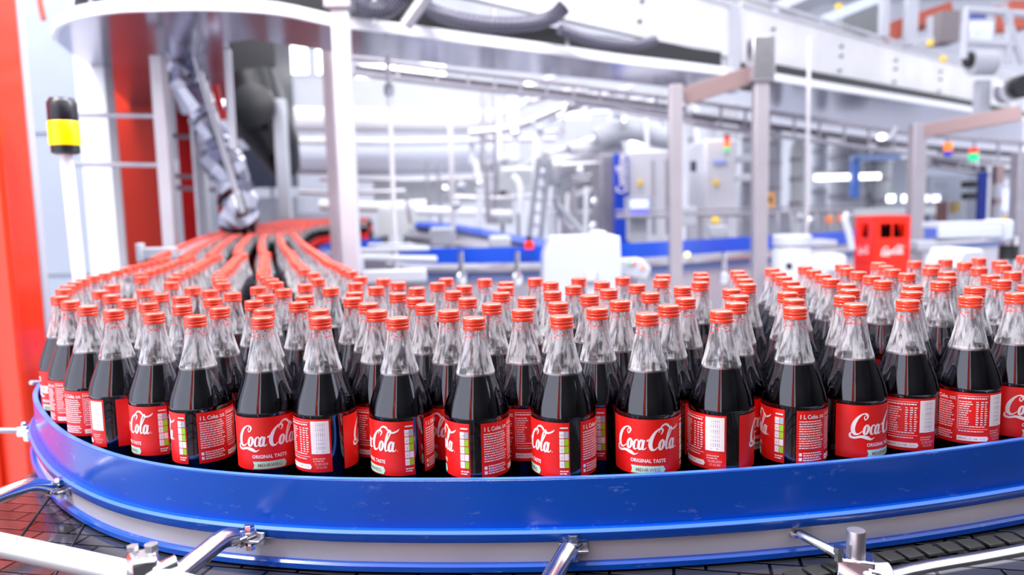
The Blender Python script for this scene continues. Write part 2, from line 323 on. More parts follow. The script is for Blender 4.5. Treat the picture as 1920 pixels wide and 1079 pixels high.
# thin rod bracket with knob block
B=at(1482,1003,.905); t=thing('rod_bracket','thin rod bracket with a cross block and upright steel pin at lower right','bracket',B)
bm=bmesh.new(); P=[at(1482,1003,.905)-B,at(1500,1002,.89)-B,at(1560,1034,.86)-B,at(1600,1058,.84)-B,at(1650,1095,.81)-B]; tube(bm,P,.0055,12); finish('rod',bm,chrome,t)
bm=bmesh.new(); lathe(bm,[(0,.014),(.0065,.014),(.0065,.005),(.010,.0045),(.010,.001)],6); lathe(bm,[(.004,0),(.004,-.014),(.007,-.014),(.007,-.020),(0,-.020)],6); finish('bolt',bm,chrome,t)
bm=bmesh.new(); box(bm,(-.012,.004,-.010),(.020,.016,.014)); box(bm,(0,.008,-.006),(.042,.004,.018)); finish('clamp_plate',bm,steel,t,None,True,.0015)
K=at(1604,1050,.84)-B
bm=bmesh.new(); box(bm,K+Vector((0,0,-.006)),(.040,.030,.022),Matrix.Rotation(-.4,3,'Z')); lathe(bm,[(.0,.014),(.012,.014),(.013,.012),(.013,-.014),(0,-.014)],16,K+Vector((.02,-.012,-.012)),mat3=Matrix.Rotation(PI/2,3,'Y')); finish('cross_block',bm,chrome,t,None,True,.004)
bm=bmesh.new(); lathe(bm,[(.0105,.004),(.0105,.034),(.0098,.0355),(0,.0355)],24,K); o=finish('upright_pin',bm,steel,t); o['label']='upright turned steel pin'
bm=bmesh.new(); lathe(bm,[(.005,.0),(.005,.010),(.0065,.010),(.0065,.017),(0,.017)],6,K+Vector((-.022,-.006,.002))); finish('set_screw',bm,chrome,t)
# long tube across the lower left corner with cross clamp
P=[at(-160,985,.84),at(0,1022,.80),at(150,1055,.76),at(330,1096,.72),at(520,1150,.68)]
t=thing('support_tube','long pale steel support tube crossing the lower left corner','tube',P[0])
bm=bmesh.new(); tube(bm,[p-P[0] for p in P],.0125,16); finish('tube',bm,mat('satin_white_steel','#ecebee',.3,.5),t)
K=at(268,1066,.735)
t=thing('cross_clamp','small cast steel cross clamp on the long tube at lower left','clamp',K)
bm=bmesh.new(); box(bm,(0,0,0),(.030,.034,.030),Matrix.Rotation(.5,3,'Z')); finish('clamp_body',bm,chrome,t,None,True,.006)
bm=bmesh.new(); lathe(bm,[(.004,.012),(.004,.018),(.007,.018),(.007,.025),(0,.025)],6,(.010,0,0)); lathe(bm,[(.004,.012),(.004,.016),(.006,.016),(.006,.021),(0,.021)],6,(-.012,.006,0)); finish('bolt',bm,chrome,t)
bm=bmesh.new(); tube(bm,[(.016,-.006,-.004),(.034,.004,.002)],.010,12); finish('collar',bm,chrome,t)
# rods at the left
B=at(46,808,1.42); t=thing('guide_rod','thin white rod with a steel clamp beside the left end of the rail','rod',B)
bm=bmesh.new(); tube(bm,[(0,0,0),at(0,808,1.40)-B,at(-80,808,1.38)-B],.005,10); finish('rod',bm,white,t)
bm=bmesh.new(); box(bm,(0,0,0),(.022,.02,.020)); box(bm,(.008,0,-.008),(.012,.022,.022)); lathe(bm,[(.006,.01),(.006,.017),(0,.017)],6); finish('clamp',bm,chrome,t,None,True,.004)
B=at(78,718,1.56); t=thing('guide_rod','short white rod end above the left end of the rail','rod',B)
bm=bmesh.new(); tube(bm,[(0,0,0),at(58,718,1.53)-B],.0045,10); finish('rod',bm,white,t)
# ---------------------------------------------------------------- bottle
RB=.0412
prof_g=[(.030,.0),(.0365,.0015),(.0393,.006),(.0401,.014),(.0403,.04),(.0403,.104),(.0398,.108),(.0398,.180),(.0407,.1815),(.0407,.1845),(.0401,.188),(.0387,.1945),(.0369,.2005),(.0347,.2065),(.0317,.2145),(.0286,.2225),(.0256,.2305),(.0243,.2345),(.0214,.2445),(.0187,.2555),(.0166,.2655),(.0147,.2755),(.0136,.2835),(.0133,.294)]
FILL=.2345
def bottle_meshes():
    bm=bmesh.new(); lathe(bm,[(r,z) for r,z in prof_g if z<FILL+.0001],40,capb=True,mi=1); lathe(bm,[(r,z) for r,z in prof_g if z>FILL-.0001],40,mi=0)
    bmesh.ops.remove_doubles(bm,verts=bm.verts,dist=.00045)
    bmesh.ops.recalc_face_normals(bm,faces=bm.faces); bmesh.ops.reverse_faces(bm,faces=bm.faces) if sum(f.normal.x*f.calc_center_median().x+f.normal.y*f.calc_center_median().y for f in bm.faces)<0 else 0
    me=bpy.data.meshes.new('bottle_glass'); bm.to_mesh(me); bm.free()
    # cola
    bm=bmesh.new(); pr=[(max(r-.0022,.004),z+(.003 if z<.01 else 0)) for r,z in prof_g if z<FILL]
    rf=.0243-.0022
    lathe(bm,pr+[(rf,FILL)],40,capb=True)
    lathe(bm,[(rf,FILL),(rf-.0018,FILL-.0012),(.0001,FILL-.0014)],40,mi=0)
    lathe(bm,[(rf+.0003,FILL-.0003),(rf+.0002,FILL+.0022),(rf-.0012,FILL+.0008),(rf-.0022,FILL-.0009)],40,mi=1)  # white rings paint the bright refracted edge of the liquid
    lathe(bm,[(rf+.0020,FILL-.0026),(rf+.0017,FILL-.0008),(rf+.0008,FILL-.0002)],40,mi=1)
    me2=bpy.data.meshes.new('cola'); bmesh.ops.recalc_face_normals(bm,faces=bm.faces); bm.to_mesh(me2); bm.free()
    # inner wall of the neck (empty part)
    bm=bmesh.new(); pr=[(r-.0021,z) for r,z in prof_g if z>FILL]; lathe(bm,[(rf,FILL+.001)]+pr,32)
    bmesh.ops.recalc_face_normals(bm,faces=bm.faces); bmesh.ops.reverse_faces(bm,faces=bm.faces) if sum(f.normal.x*f.calc_center_median().x+f.normal.y*f.calc_center_median().y for f in bm.faces)>0 else 0
    me5=bpy.data.meshes.new('neck_inner_wall'); bm.to_mesh(me5); bm.free()
    # cap
    bm=bmesh.new(); seg=64; rings=[]
    z0=.2873
    P=[(.0136,z0,0),(.0142,z0+.0004,0),(.0144,z0+.0030,0),(.0142,z0+.0040,0),(.0135,z0+.0046,0),(.0137,z0+.0056,0),(.0143,z0+.0064,0),(.0143,z0+.0078,0),(.0138,z0+.0086,0),(.0139,z0+.0092,1),(.0141,z0+.0126,1),(.0138,z0+.0138,0),(.0130,z0+.0147,0),(.0118,z0+.0150,0),(.0001,z0+.0149,0)]
    for r,z,k in P: rings.append([bm.verts.new(((r+(.00035 if k and i%2 else 0))*math.cos(2*PI*i/seg),(r+(.00035 if k and i%2 else 0))*math.sin(2*PI*i/seg),z)) for i in range(seg)])
    for a,b in zip(rings,rings[1:]):
        for i in range(seg): bm.faces.new((a[i],a[(i+1)%seg],b[(i+1)%seg],b[i]))
    bmesh.ops.recalc_face_normals(bm,faces=bm.faces); me3=bpy.data.meshes.new('cap'); bm.to_mesh(me3); bm.free()
    bm=bmesh.new(); lathe(bm,[(.0152,.2745),(.0142,.2800),(.0138,.2845),(.01365,.2870)],32); me4=bpy.data.meshes.new('neck_print'); bm.to_mesh(me4); bm.free()
    for m_ in (me,me2,me3,me4,me5):
        for p in m_.polygons: p.use_smooth=True
    me3.set_sharp_from_angle(angle=R(50))
    return me,me2,me3,me4,me5
ME_G,ME_C,ME_K,ME_N,ME_I=bottle_meshes()
ME_G.materials.append(glass_wavy); ME_G.materials.append(gl2)
ME_C.materials.append(cola); ME_C.materials.append(meniscus_hl)
ME_K.materials.append(capm); ME_N.materials.append(np_); ME_I.materials.append(glass_wavy)
LZ0,LZ1=.110,.1785
def label_mesh(a0,a1,n=36):
    bm=bmesh.new(); pr=[(.0402,LZ0),(.0404,LZ1)]
    A=[[bm.verts.new((r*math.cos(R(a0+(a1-a0)*k/n)),r*math.sin(R(a0+(a1-a0)*k/n)),z)) for k in range(n+1)] for r,z in pr]
    for k in range(n): bm.faces.new((A[0][k],A[0][k+1],A[1][k+1],A[1][k]))
    me=bpy.data.meshes.new('label'); bm.to_mesh(me); bm.free()
    for p in me.polygons: p.use_smooth=True
    me.materials.append(lred); return me
# flat print shapes in mm -> bent round the bottle
class Flat:
    def __init__(s): s.v=[]; s.f=[]; s.m=[]
    def rect(s,x0,y0,x1,y1,mi=0,n=None,sk=0):
        n=n or max(1,int(abs(x1-x0)/4)); b=len(s.v)
        for k in range(n+1):
            x=x0+(x1-x0)*k/n; s.v+= [(x,y0),(x+sk,y1)]
        for k in range(n): s.f.append((b+2*k,b+2*k+2,b+2*k+3,b+2*k+1)); s.m.append(mi)
    def poly(s,pts,mi=0):
        b=len(s.v); s.v+=pts; s.f.append(tuple(range(b,b+len(pts)))); s.m.append(mi)
    def stroke(s,P,mi=0,shear=0,sc=1,off=(0,0),n=7,wmul=1):
        V=dense([Vector((x,y,w)) for x,y,w in P],n); L_=[]
        for i,p in enumerate(V):
            t=V[min(i+1,len(V)-1)]-V[max(i-1,0)]; t=Vector((t.x,t.y)).normalized(); nn=Vector((-t.y,t.x))*max(p.z,.01)*.5*wmul
            L_.append(((p.x+nn.x,p.y+nn.y),(p.x-nn.x,p.y-nn.y)))
        b=len(s.v)
        for q in L_:
            for x,y in q: s.v.append(((x+shear*y)*sc+off[0],y*sc+off[1]))
        for k in range(len(L_)-1): s.f.append((b+2*k,b+2*k+1,b+2*k+3,b+2*k+2)); s.m.append(mi)
    def text(s,t,x,y,size,mi=0,align='CENTER',xs=1,bold=0):
        c=bpy.data.curves.new('t','FONT'); c.body=t; c.size=size; c.align_x=align; c.resolution_u=2; c.offset=bold
        o=bpy.data.objects.new('t',c); COL.objects.link(o); bpy.context.view_layer.update()
        me=bpy.data.meshes.new_from_object(o); b=len(s.v)
        s.v+=[(v.co.x*xs+x,v.co.y+y) for v in me.vertices]
        for p in me.polygons: s.f.append(tuple(b+i for i in p.vertices)); s.m.append(mi)
        bpy.data.objects.remove(o); bpy.data.meshes.remove(me); bpy.data.curves.remove(c)
    def bend(s,name,mats,lift=.0003,ac=0):
        me=bpy.data.meshes.new(name); V=[]
        for x,y in s.v:
            z=LZ0+y/1000; a=ac+x/1000/.0404; r=.0404+lift; V.append((r*math.cos(a),r*math.sin(a),z))
        me.from_pydata(V,[],s.f)
        for q in mats: me.materials.append(q)
        for p,m_ in zip(me.polygons,s.m): p.material_index=m_
        return me
    def flat(s,name,mats,T_):
        me=bpy.data.meshes.new(name); me.from_pydata([T_(x,y) for x,y in s.v],[],s.f)
        for q in mats: me.materials.append(q)
        for p,m_ in zip(me.polygons,s.m): p.material_index=m_
        return me
def arc(cx,cy,rx,ry,a0,a1,w0,w1,n=12,wm=None):
    o=[]
    for k in range(n+1):
        t=k/n; a=R(a0+(a1-a0)*t); w=w0+(w1-w0)*t
        if wm: w=w+(wm-w)*math.sin(PI*t)
        o.append((cx+rx*math.cos(a),cy+ry*math.sin(a),w))
    return o
def logo(F,sc,off,wm=1.1):
    sh=.20; k=dict(shear=sh,sc=sc,off=off,wmul=wm)
    def ring(cx,cy=.235): F.stroke([(cx+.095*math.cos(R(a)),cy+.225*math.sin(R(a)),.05+.055*abs(math.cos(R(a)))) for a in range(60,421,24)],**k)
    # first C
    F.stroke([(.60,.70,.03),(.66,.86,.07),(.58,.985,.07),(.42,1.0,.05),(.24,.84,.10),(.12,.55,.15),(.12,.25,.15),(.24,.04,.11),(.40,.02,.06),(.55,.16,.03)],**k)
    F.stroke([(.60,.70,.05),(.53,.76,.04),(.50,.86,.03),(.56,.93,.03)],**k)
    F.stroke([(.13,.16,.02),(.05,.02,.07),(.10,-.12,.09),(.30,-.16,.09),(.55,-.10,.10),(.85,-.16,.13),(1.05,-.24,.07),(1.22,-.16,.02)],**k)
    ring(.72); F.stroke([(.80,.40,.03),(.90,.34,.03),(1.0,.40,.03)],**k)
    F.stroke([(1.13,.36,.05),(1.08,.455,.04),(.99,.42,.07),(.945,.25,.10),(.99,.05,.08),(1.08,.01,.04),(1.18,.12,.03)],**k)
    ring(1.27); F.stroke([(1.385,.46,.07),(1.37,.20,.09),(1.40,.04,.07),(1.48,.03,.04),(1.55,.12,.02)],**k)
    # hyphen
    F.stroke([(1.50,.42,.05),(1.60,.47,.08),(1.70,.46,.05)],**k)
    # second C and the long top stroke through the l
    F.stroke([(2.10,.72,.03),(2.16,.86,.06),(2.10,.97,.07),(1.96,.97,.06),(1.80,.80,.10),(1.70,.52,.15),(1.70,.25,.15),(1.80,.04,.11),(1.95,.02,.06),(2.06,.14,.03)],**k)
    F.stroke([(1.98,.80,.02),(2.02,1.0,.05),(2.16,1.16,.07),(2.34,1.14,.08),(2.52,.98,.07),(2.72,.90,.07),(2.92,.98,.06),(3.0,1.08,.02)],**k)
    ring(2.22); F.stroke([(2.30,.40,.03),(2.38,.36,.03),(2.48,.50,.03)],**k)
    F.stroke([(2.44,.30,.03),(2.56,.66,.05),(2.62,.92,.06),(2.56,1.02,.05),(2.48,.85,.08),(2.45,.50,.10),(2.46,.18,.09),(2.52,.02,.06),(2.62,.08,.03)],**k)
    ring(2.74); F.stroke([(2.85,.46,.07),(2.84,.20,.09),(2.87,.04,.07),(2.95,.03,.04),(3.02,.12,.02)],**k)
    F.stroke([(3.08,.02,.03),(3.09,.05,.03)],**k)
def lines(F,x0,x1,y0,n,dy,h,mi=0,rnd=None,short=.25):
    for i in range(n):
        x=x0; e=x1-rnd.random()*short*(x1-x0)
        while x<e-.8:
            w=min(rnd.uniform(1.2,4.5),e-x); F.rect(x,y0-i*dy,x+w,y0-i*dy+h,mi,1); x+=w+.7
rnd=random.Random(3)
F=Flat(); logo(F,26.5,(-43.5,31),1.22); M_LOGO=F.bend('logo',[lwhite])
F=Flat(); F.text('ORIGINAL TASTE',0,15.3,6.2,0,xs=.92,bold=.14); M_OT=F.bend('original_taste',[lwhite])
F=Flat(); F.poly([(-20,1.5),(-17.5,6.3),(-20,11),(-9,11),(0,11),(10,11),(18.5,11),(21,6.3),(18.5,1.5),(10,1.5),(0,1.5),(-9,1.5)],0); M_RB=None
F=Flat(); F.rect(-19,1.5,19,11,0,14); F.poly([(-19,1.5),(-19,11),(-21.5,11),(-19.8,6.2),(-21.5,1.5)],0); F.poly([(19,1.5),(21.5,6.2),(19,11)],0); M_RB=F.bend('ribbon',[lmint])
F=Flat(); F.text('MEHRWEG',0,4.0,6.2,0,xs=1.0,bold=.03); M_MW=F.bend('mehrweg',[lbrown],.0005)
F=Flat()
for i in range(5):
    y=13+i*9.2; F.rect(47.6,y,53.2,y+8.2,0,2); F.rect(53.6,y,58.6,y+8.2,(2 if i==4 else (1 if i!=1 else 0)),2)
    F.text(('7','0','0','0','140')[i],50.4,y+2.2,3.6,3)
lines(F,48,58,8,2,3,1.5,0,rnd,.1); F.rect(48.5,61.3,58,63,0)
M_NUT=F.bend('nutrition',[lwhite,lgreen,lcell,lbar],.0004)
aC=math.radians(178.5)
F=Flat(); F.text('1 L Coke.',-48.5,58.2,7.4,0,'LEFT',.85,.2); lines(F,-22,-14,60.5,2,2.2,1.1,0,rnd,.1)
lines(F,-48.5,-13.5,54,12,3.05,1.35,0,rnd,.2)
for k in range(2): F.rect(-48.5,5+k*6,-45,9+k*6,0,1)
lines(F,-43.5,-16,14,4,3.0,1.5,0,rnd,.2)
M_TXT=F.bend('text_block',[lwhite],.0003,aC)
F=Flat()
for y in (20,64): F.rect(-12,y,24,y+.5,0)
F.rect(-12,20,-11.6,64,0,1); lines(F,-11,23.5,60.5,1,2,1.6,0,rnd,.05)
lines(F,-10.5,6,56,11,3.0,1.2,0,rnd,.45)
for i in range(11):
    for x in (9,14.5,19.5): F.rect(x,56-i*3,x+rnd.uniform(2.4,3.8),57.3-i*3,0,1)
lines(F,-10.5,23,23,1,3,1.2,0,rnd,.1); lines(F,-10.5,23,16.5,1,3,1.2,0,rnd,.2)
M_TAB=F.bend('table',[lwhite],.0003,aC)
F=Flat(); F.rect(-12,4,24,10.5,0,12); F.poly([(24,4),(26,7.2),(24,10.5)],0); lines(F,-10,22,6.5,1,3,1.6,1,rnd,.05); M_FL=F.bend('flag',[lwhite,lred],.0004,aC)
F=Flat(); F.rect(26.5,24,49.5,66,0,10)
y=29.5
while y<63.5:
    h=rnd.choice((.5,.9,1.4,1.9)); F.rect(31,y,44,min(y+h,63.8),1,5); y+=h+rnd.choice((.5,.8,1.2))
lines(F,33,42,26.2,1,2,1.2,1,rnd,.05); M_BAR=F.bend('barcode',[lwhite,lbar],.0004,aC)
F=Flat(); F.text('22.08.2024',38,9.5,4.3,0,xs=.9); F.text('17:15 R9',38,4.8,4.3,0,xs=.9); lines(F,28,45,17,2,3,1.3,0,rnd,.2); M_DATE=F.bend('date_code',[mat('label_date_ink','#e8b8b0',.5)],.0003,aC)
ME_LF=label_mesh(-85,85); ME_LB=label_mesh(105,252)
def child(name,me,p): o=bpy.data.objects.new(name,me); COL.objects.link(o); o.parent=p; return o
def prototype(full):
    t=bpy.data.objects.new('cola_bottle',None); COL.objects.link(t); t.empty_display_size=.05
    o=child('glass_body',ME_G,t); child('inner_neck_wall',ME_I,o)
    child('cola',ME_C,t)
    child('screw_cap',ME_K,t); child('neck_print',ME_N,t)['label']='red printed ornament round the neck'
    f=child('front_label',ME_LF,t); b=child('back_label',ME_LB,t); f['label']='red paper front label'; b['label']='red paper back label'
    if full:
        for nm,me in (('script_logo',M_LOGO),('tagline_lettering',M_OT),('mint_ribbon',M_RB),('ribbon_lettering',M_MW),('nutrition_panel',M_NUT)): child(nm,me,f)
        for nm,me in (('text_block',M_TXT),('nutrition_table',M_TAB),('white_flag',M_FL),('barcode_panel',M_BAR),('date_code',M_DATE)): child(nm,me,b)
    return t
def copy_tree(root):
    r=root.copy(); COL.objects.link(r)
    for c in root.children:
        k=c.copy(); COL.objects.link(k); k.parent=r
        for g in c.children:
            q=g.copy(); COL.objects.link(q); q.parent=k
    return r
PF=prototype(True); PS=prototype(False)
usedF=usedS=False
POS=[(0.166,0.933,-1),(-0.048,0.934,-1),(0.26,0.941,-1),(0.06,0.929,-1),(-0.145,0.951,-1),(0.357,0.955,-1),(0.441,0.973,-1),(-0.247,0.971,-1),(-0.327,0.986,-1),(0.521,0.997,-1),(0.111,0.992,-1),(0.207,1.003,-1),(0.013,0.995,-1),(0.615,1.016,-1),(0.299,1.013,-1),(-0.085,1.006,-1),(-0.184,1.023,-1),(-0.426,1.015,-1),(0.384,1.033,-1),(0.693,1.04,-1),(-0.269,1.049,-1),(0.151,1.063,-1),(0.064,1.06,-1),(-0.349,1.064,-1),(-0.5,1.055,-1),(0.463,1.055,-1),(-0.029,1.065,-1),(0.571,1.084,-1),(0.246,1.075,-1),(-0.124,1.078,-1),(0.326,1.089,-1),(-0.424,1.096,-1),(-0.21,1.105,-1),(-0.579,1.099,-1),(0.685,1.121,-1),(0.502,1.126,-1),(0.404,1.112,-1),(0.022,1.129,-1),(-0.495,1.136,-1),(0.116,1.136,-1),(-0.322,1.141,-1),(0.766,1.123,-1),(0.209,1.147,-1),(-0.067,1.137,-1),(0.611,1.155,-1),(-0.147,1.157,-1),(0.339,1.17,-1),(-0.649,1.157,-1),(-0.4,1.174,-1),(-0.566,1.179,-1),(0.679,1.202,-1),(-0.248,1.177,-1),(0.444,1.183,-1),(0.064,1.199,-1),(-0.017,1.201,-1),(0.531,1.204,-1),(0.777,1.203,-1),(0.154,1.208,-1),(-0.48,1.216,-1),(-0.334,1.222,-1),(0.274,1.219,-1),(0.384,1.238,-1),(-0.185,1.228,-1),(-0.627,1.235,-1),(-0.718,1.232,-1),(0.605,1.237,-1),(-0.549,1.259,-1),(-0.096,1.239,-1),(0.464,1.262,-1),(0.103,1.271,-1),(-0.261,1.258,-1),(0.727,1.267,-1),(-0.408,1.255,-1),(0.209,1.268,-1),(0.541,1.287,-1),(-0.011,1.282,-1),(0.319,1.287,-1),(0.807,1.28,-1),(-0.164,1.307,-1),(-0.478,1.298,-1),(-0.691,1.309,-1),(0.404,1.317,-1),(0.624,1.316,-1),(-0.609,1.314,-1),(-0.78,1.309,-1),(0.158,1.331,-1),(0.875,1.326,-1),(-0.083,1.32,-1),(-0.402,1.336,-1),(0.481,1.342,-1),(-0.239,1.337,-1),(0.069,1.345,-1),(0.7,1.344,-1),(-0.01,1.363,-1),(-0.538,1.353,-1),(-0.321,1.344,-1),(0.56,1.366,-1),(0.265,1.348,-1),(0.78,1.36,-1),(-0.135,1.383,-1),(0.637,1.396,-1),(0.343,1.372,-1),(0.205,1.403,-1),(-0.211,1.413,-1),(-0.464,1.389,-1),(0.421,1.397,-1),(0.124,1.406,-1),(-0.754,1.391,-1),(0.941,1.374,-1),(-0.672,1.391,-1),(0.044,1.424,-1),(-0.385,1.416,-1),(0.714,1.425,-1),(-0.594,1.413,-1),(-0.051,1.434,-1),(0.499,1.421,-1),(-0.292,1.421,-1),(0.284,1.427,-1),(0.794,1.44,-1),(0.361,1.452,-1),(0.576,1.45,-1),(0.872,1.417,-1),(-0.126,1.464,-1),(0.439,1.476,-1),(0.943,1.457,-1),(0.652,1.478,-1),(0.516,1.505,-1),(1.023,1.473,-1),(-0.252,1.492,-1),(0.739,1.502,-1),(-0.791,1.505,-1),(0.592,1.533,-1),(0.836,1.51,-1),(0.914,1.533,-1),(0.677,1.556,-1),(-0.39,1.529,-1),(-0.308,1.551,-1),(0.994,1.549,-1),(0.762,1.58,-1),(0.843,1.591,-1),(0.921,1.614,-1),(1.002,1.63,-1),(1.114,1.653,-1),(-0.738,1.664,-1),(-0.436,1.677,-1),(-0.82,1.687,-1),(-0.85,1.441,0),(-0.884,1.515,0),(-0.913,1.591,0),(-0.94,1.668,0),(-0.96,1.747,0),(-0.975,1.827,0),(-0.988,1.907,0),(-1.006,1.987,0),(-1.025,2.066,0),(-1.039,2.146,0),(-1.053,2.226,0),(-1.067,2.307,0),(-1.081,2.387,0),(-1.151,2.468,0),(-1.176,2.547,0),(-1.204,2.624,0),(-1.231,2.702,0),(-1.258,2.78,0),(-1.285,2.858,0),(-1.313,2.936,0),(-1.34,3.014,0),(-1.367,3.092,0),(-1.392,3.17,0),(-1.417,3.249,0),(-1.442,3.327,0),(-1.467,3.406,0),(-1.492,3.485,0),(-1.517,3.563,0),(-1.542,3.642,0),(-1.567,3.721,0),(-1.592,3.799,0),(-1.617,3.878,0),(-1.642,3.956,0),(-1.667,4.035,0),(-1.693,4.114,0),(-1.718,4.192,0),(-1.741,4.271,0),(-1.765,4.35,0),(-1.789,4.429,0),(-1.812,4.508,0),(-1.836,4.587,0),(-1.86,4.666,0),(-1.884,4.745,0),(-0.872,1.791,1),(-0.888,1.872,1),(-0.907,1.952,1),(-0.927,2.032,1),(-0.949,2.112,1),(-0.971,2.192,1),(-0.988,2.275,1),(-1.004,2.358,1),(-1.026,2.447,1),(-1.08,2.508,1),(-1.102,2.587,1),(-1.13,2.664,1),(-1.156,2.741,1),(-1.183,2.818,1),(-1.21,2.895,1),(-1.237,2.973,1),(-1.264,3.05,1),(-1.29,3.128,1),(-1.315,3.207,1),(-1.34,3.286,1),(-1.365,3.364,1),(-1.39,3.443,1),(-1.415,3.522,1),(-1.44,3.6,1),(-1.465,3.679,1),(-1.49,3.757,1),(-1.515,3.836,1),(-1.54,3.915,1),(-1.565,3.993,1),(-1.59,4.072,1),(-1.615,4.151,1),(-1.639,4.229,1),(-1.663,4.308,1),(-1.687,4.387,1),(-1.711,4.466,1),(-1.735,4.545,1),(-1.759,4.624,1),(-1.782,4.703,1),(-0.687,1.532,2),(-0.77,1.764,2),(-0.788,1.844,2),(-0.808,1.925,2),(-0.83,2.004,2),(-0.853,2.083,2),(-0.876,2.162,2),(-0.9,2.242,2),(-0.922,2.323,2),(-0.944,2.414,2),(-0.959,2.494,2),(-1.01,2.558,2),(-1.032,2.636,2),(-1.059,2.713,2),(-1.086,2.79,2),(-1.112,2.867,2),(-1.139,2.945,2),(-1.166,3.023,2),(-1.192,3.101,2),(-1.217,3.18,2),(-1.242,3.258,2),(-1.267,3.337,2),(-1.292,3.415,2),(-1.317,3.494,2),(-1.342,3.573,2),(-1.367,3.651,2),(-1.392,3.73,2),(-1.417,3.809,2),(-1.442,3.887,2),(-1.467,3.966,2),(-1.492,4.045,2),(-1.517,4.123,2),(-1.541,4.202,2),(-1.565,4.281,2),(-1.589,4.36,2),(-1.613,4.439,2),(-1.637,4.518,2),(-1.661,4.596,2),(-1.685,4.675,2),(-0.566,1.489,3),(-0.6,1.565,3),(-0.632,1.64,3),(-0.66,1.718,3),(-0.682,1.797,3),(-0.701,1.877,3),(-0.725,1.956,3),(-0.75,2.035,3),(-0.774,2.114,3),(-0.797,2.192,3),(-0.821,2.27,3),(-0.844,2.348,3),(-0.863,2.427,3),(-0.879,2.507,3),(-0.927,2.585,3),(-0.954,2.663,3),(-0.981,2.741,3),(-1.007,2.819,3),(-1.034,2.897,3),(-1.061,2.975,3),(-1.087,3.053,3),(-1.113,3.131,3),(-1.138,3.21,3),(-1.163,3.289,3),(-1.188,3.367,3),(-1.213,3.446,3),(-1.237,3.525,3),(-1.262,3.603,3),(-1.287,3.682,3),(-1.312,3.76,3),(-1.337,3.839,3),(-1.362,3.918,3),(-1.387,3.996,3),(-1.412,4.075,3),(-1.437,4.154,3),(-1.461,4.232,3),(-1.485,4.311,3),(-1.51,4.39,3),(-1.534,4.469,3),(-1.558,4.548,3),(-1.582,4.627,3),(-1.606,4.706,3),(-0.456,1.47,4),(-0.488,1.545,4),(-0.523,1.618,4),(-0.554,1.694,4),(-0.579,1.771,4),(-0.6,1.85,4),(-0.625,1.929,4),(-0.652,2.007,4),(-0.677,2.085,4),(-0.702,2.164,4),(-0.726,2.243,4),(-0.751,2.322,4),(-0.777,2.4,4),(-0.802,2.48,4),(-0.821,2.564,4),(-0.858,2.637,4),(-0.884,2.714,4),(-0.91,2.792,4),(-0.936,2.869,4),(-0.963,2.947,4),(-0.989,3.025,4),(-1.015,3.103,4),(-1.04,3.182,4),(-1.065,3.261,4),(-1.09,3.339,4),(-1.114,3.418,4),(-1.139,3.496,4),(-1.164,3.575,4),(-1.189,3.654,4),(-1.214,3.732,4),(-1.239,3.811,4),(-1.264,3.89,4),(-1.289,3.968,4),(-1.314,4.047,4),(-1.338,4.126,4),(-1.363,4.204,4),(-1.387,4.283,4),(-1.412,4.362,4),(-1.436,4.441,4),(-1.46,4.52,4),(-1.485,4.599,4),(-1.509,4.677,4),(-0.49,1.798,5),(-0.513,1.877,5),(-0.542,1.954,5),(-0.571,2.031,5),(-0.597,2.11,5),(-0.622,2.188,5),(-0.646,2.267,5),(-0.672,2.346,5),(-0.698,2.424,5),(-0.723,2.502,5),(-0.742,2.581,5),(-0.777,2.658,5),(-0.803,2.737,5),(-0.83,2.815,5),(-0.856,2.893,5),(-0.882,2.971,5),(-0.909,3.049,5),(-0.934,3.128,5),(-0.959,3.207,5),(-0.983,3.285,5),(-1.008,3.364,5),(-1.033,3.443,5),(-1.058,3.521,5),(-1.083,3.6,5),(-1.108,3.679,5),(-1.133,3.757,5),(-1.158,3.836,5),(-1.182,3.915,5),(-1.207,3.993,5),(-1.232,4.072,5),(-1.257,4.151,5),(-1.281,4.229,5),(-1.306,4.308,5),(-1.33,4.387,5),(-1.355,4.466,5),(-1.379,4.545,5),(-1.404,4.623,5),(-1.428,4.702,5),(-0.356,1.694,6),(-0.386,1.771,6),(-0.41,1.849,6),(-0.439,1.927,6),(-0.471,2.003,6),(-0.5,2.08,6),(-0.525,2.159,6),(-0.55,2.237,6),(-0.575,2.316,6),(-0.601,2.394,6),(-0.627,2.472,6),(-0.653,2.55,6),(-0.677,2.631,6),(-0.706,2.707,6),(-0.732,2.785,6),(-0.758,2.864,6),(-0.784,2.942,6),(-0.81,3.02,6),(-0.835,3.098,6),(-0.86,3.177,6),(-0.885,3.256,6),(-0.91,3.335,6),(-0.935,3.413,6),(-0.96,3.492,6),(-0.984,3.571,6),(-1.009,3.649,6),(-1.034,3.728,6),(-1.059,3.807,6),(-1.084,3.885,6),(-1.109,3.964,6),(-1.133,4.043,6),(-1.158,4.121,6),(-1.183,4.2,6),(-1.207,4.279,6),(-1.232,4.358,6),(-1.256,4.436,6),(-1.281,4.515,6),(-1.306,4.594,6),(-1.33,4.673,6)]
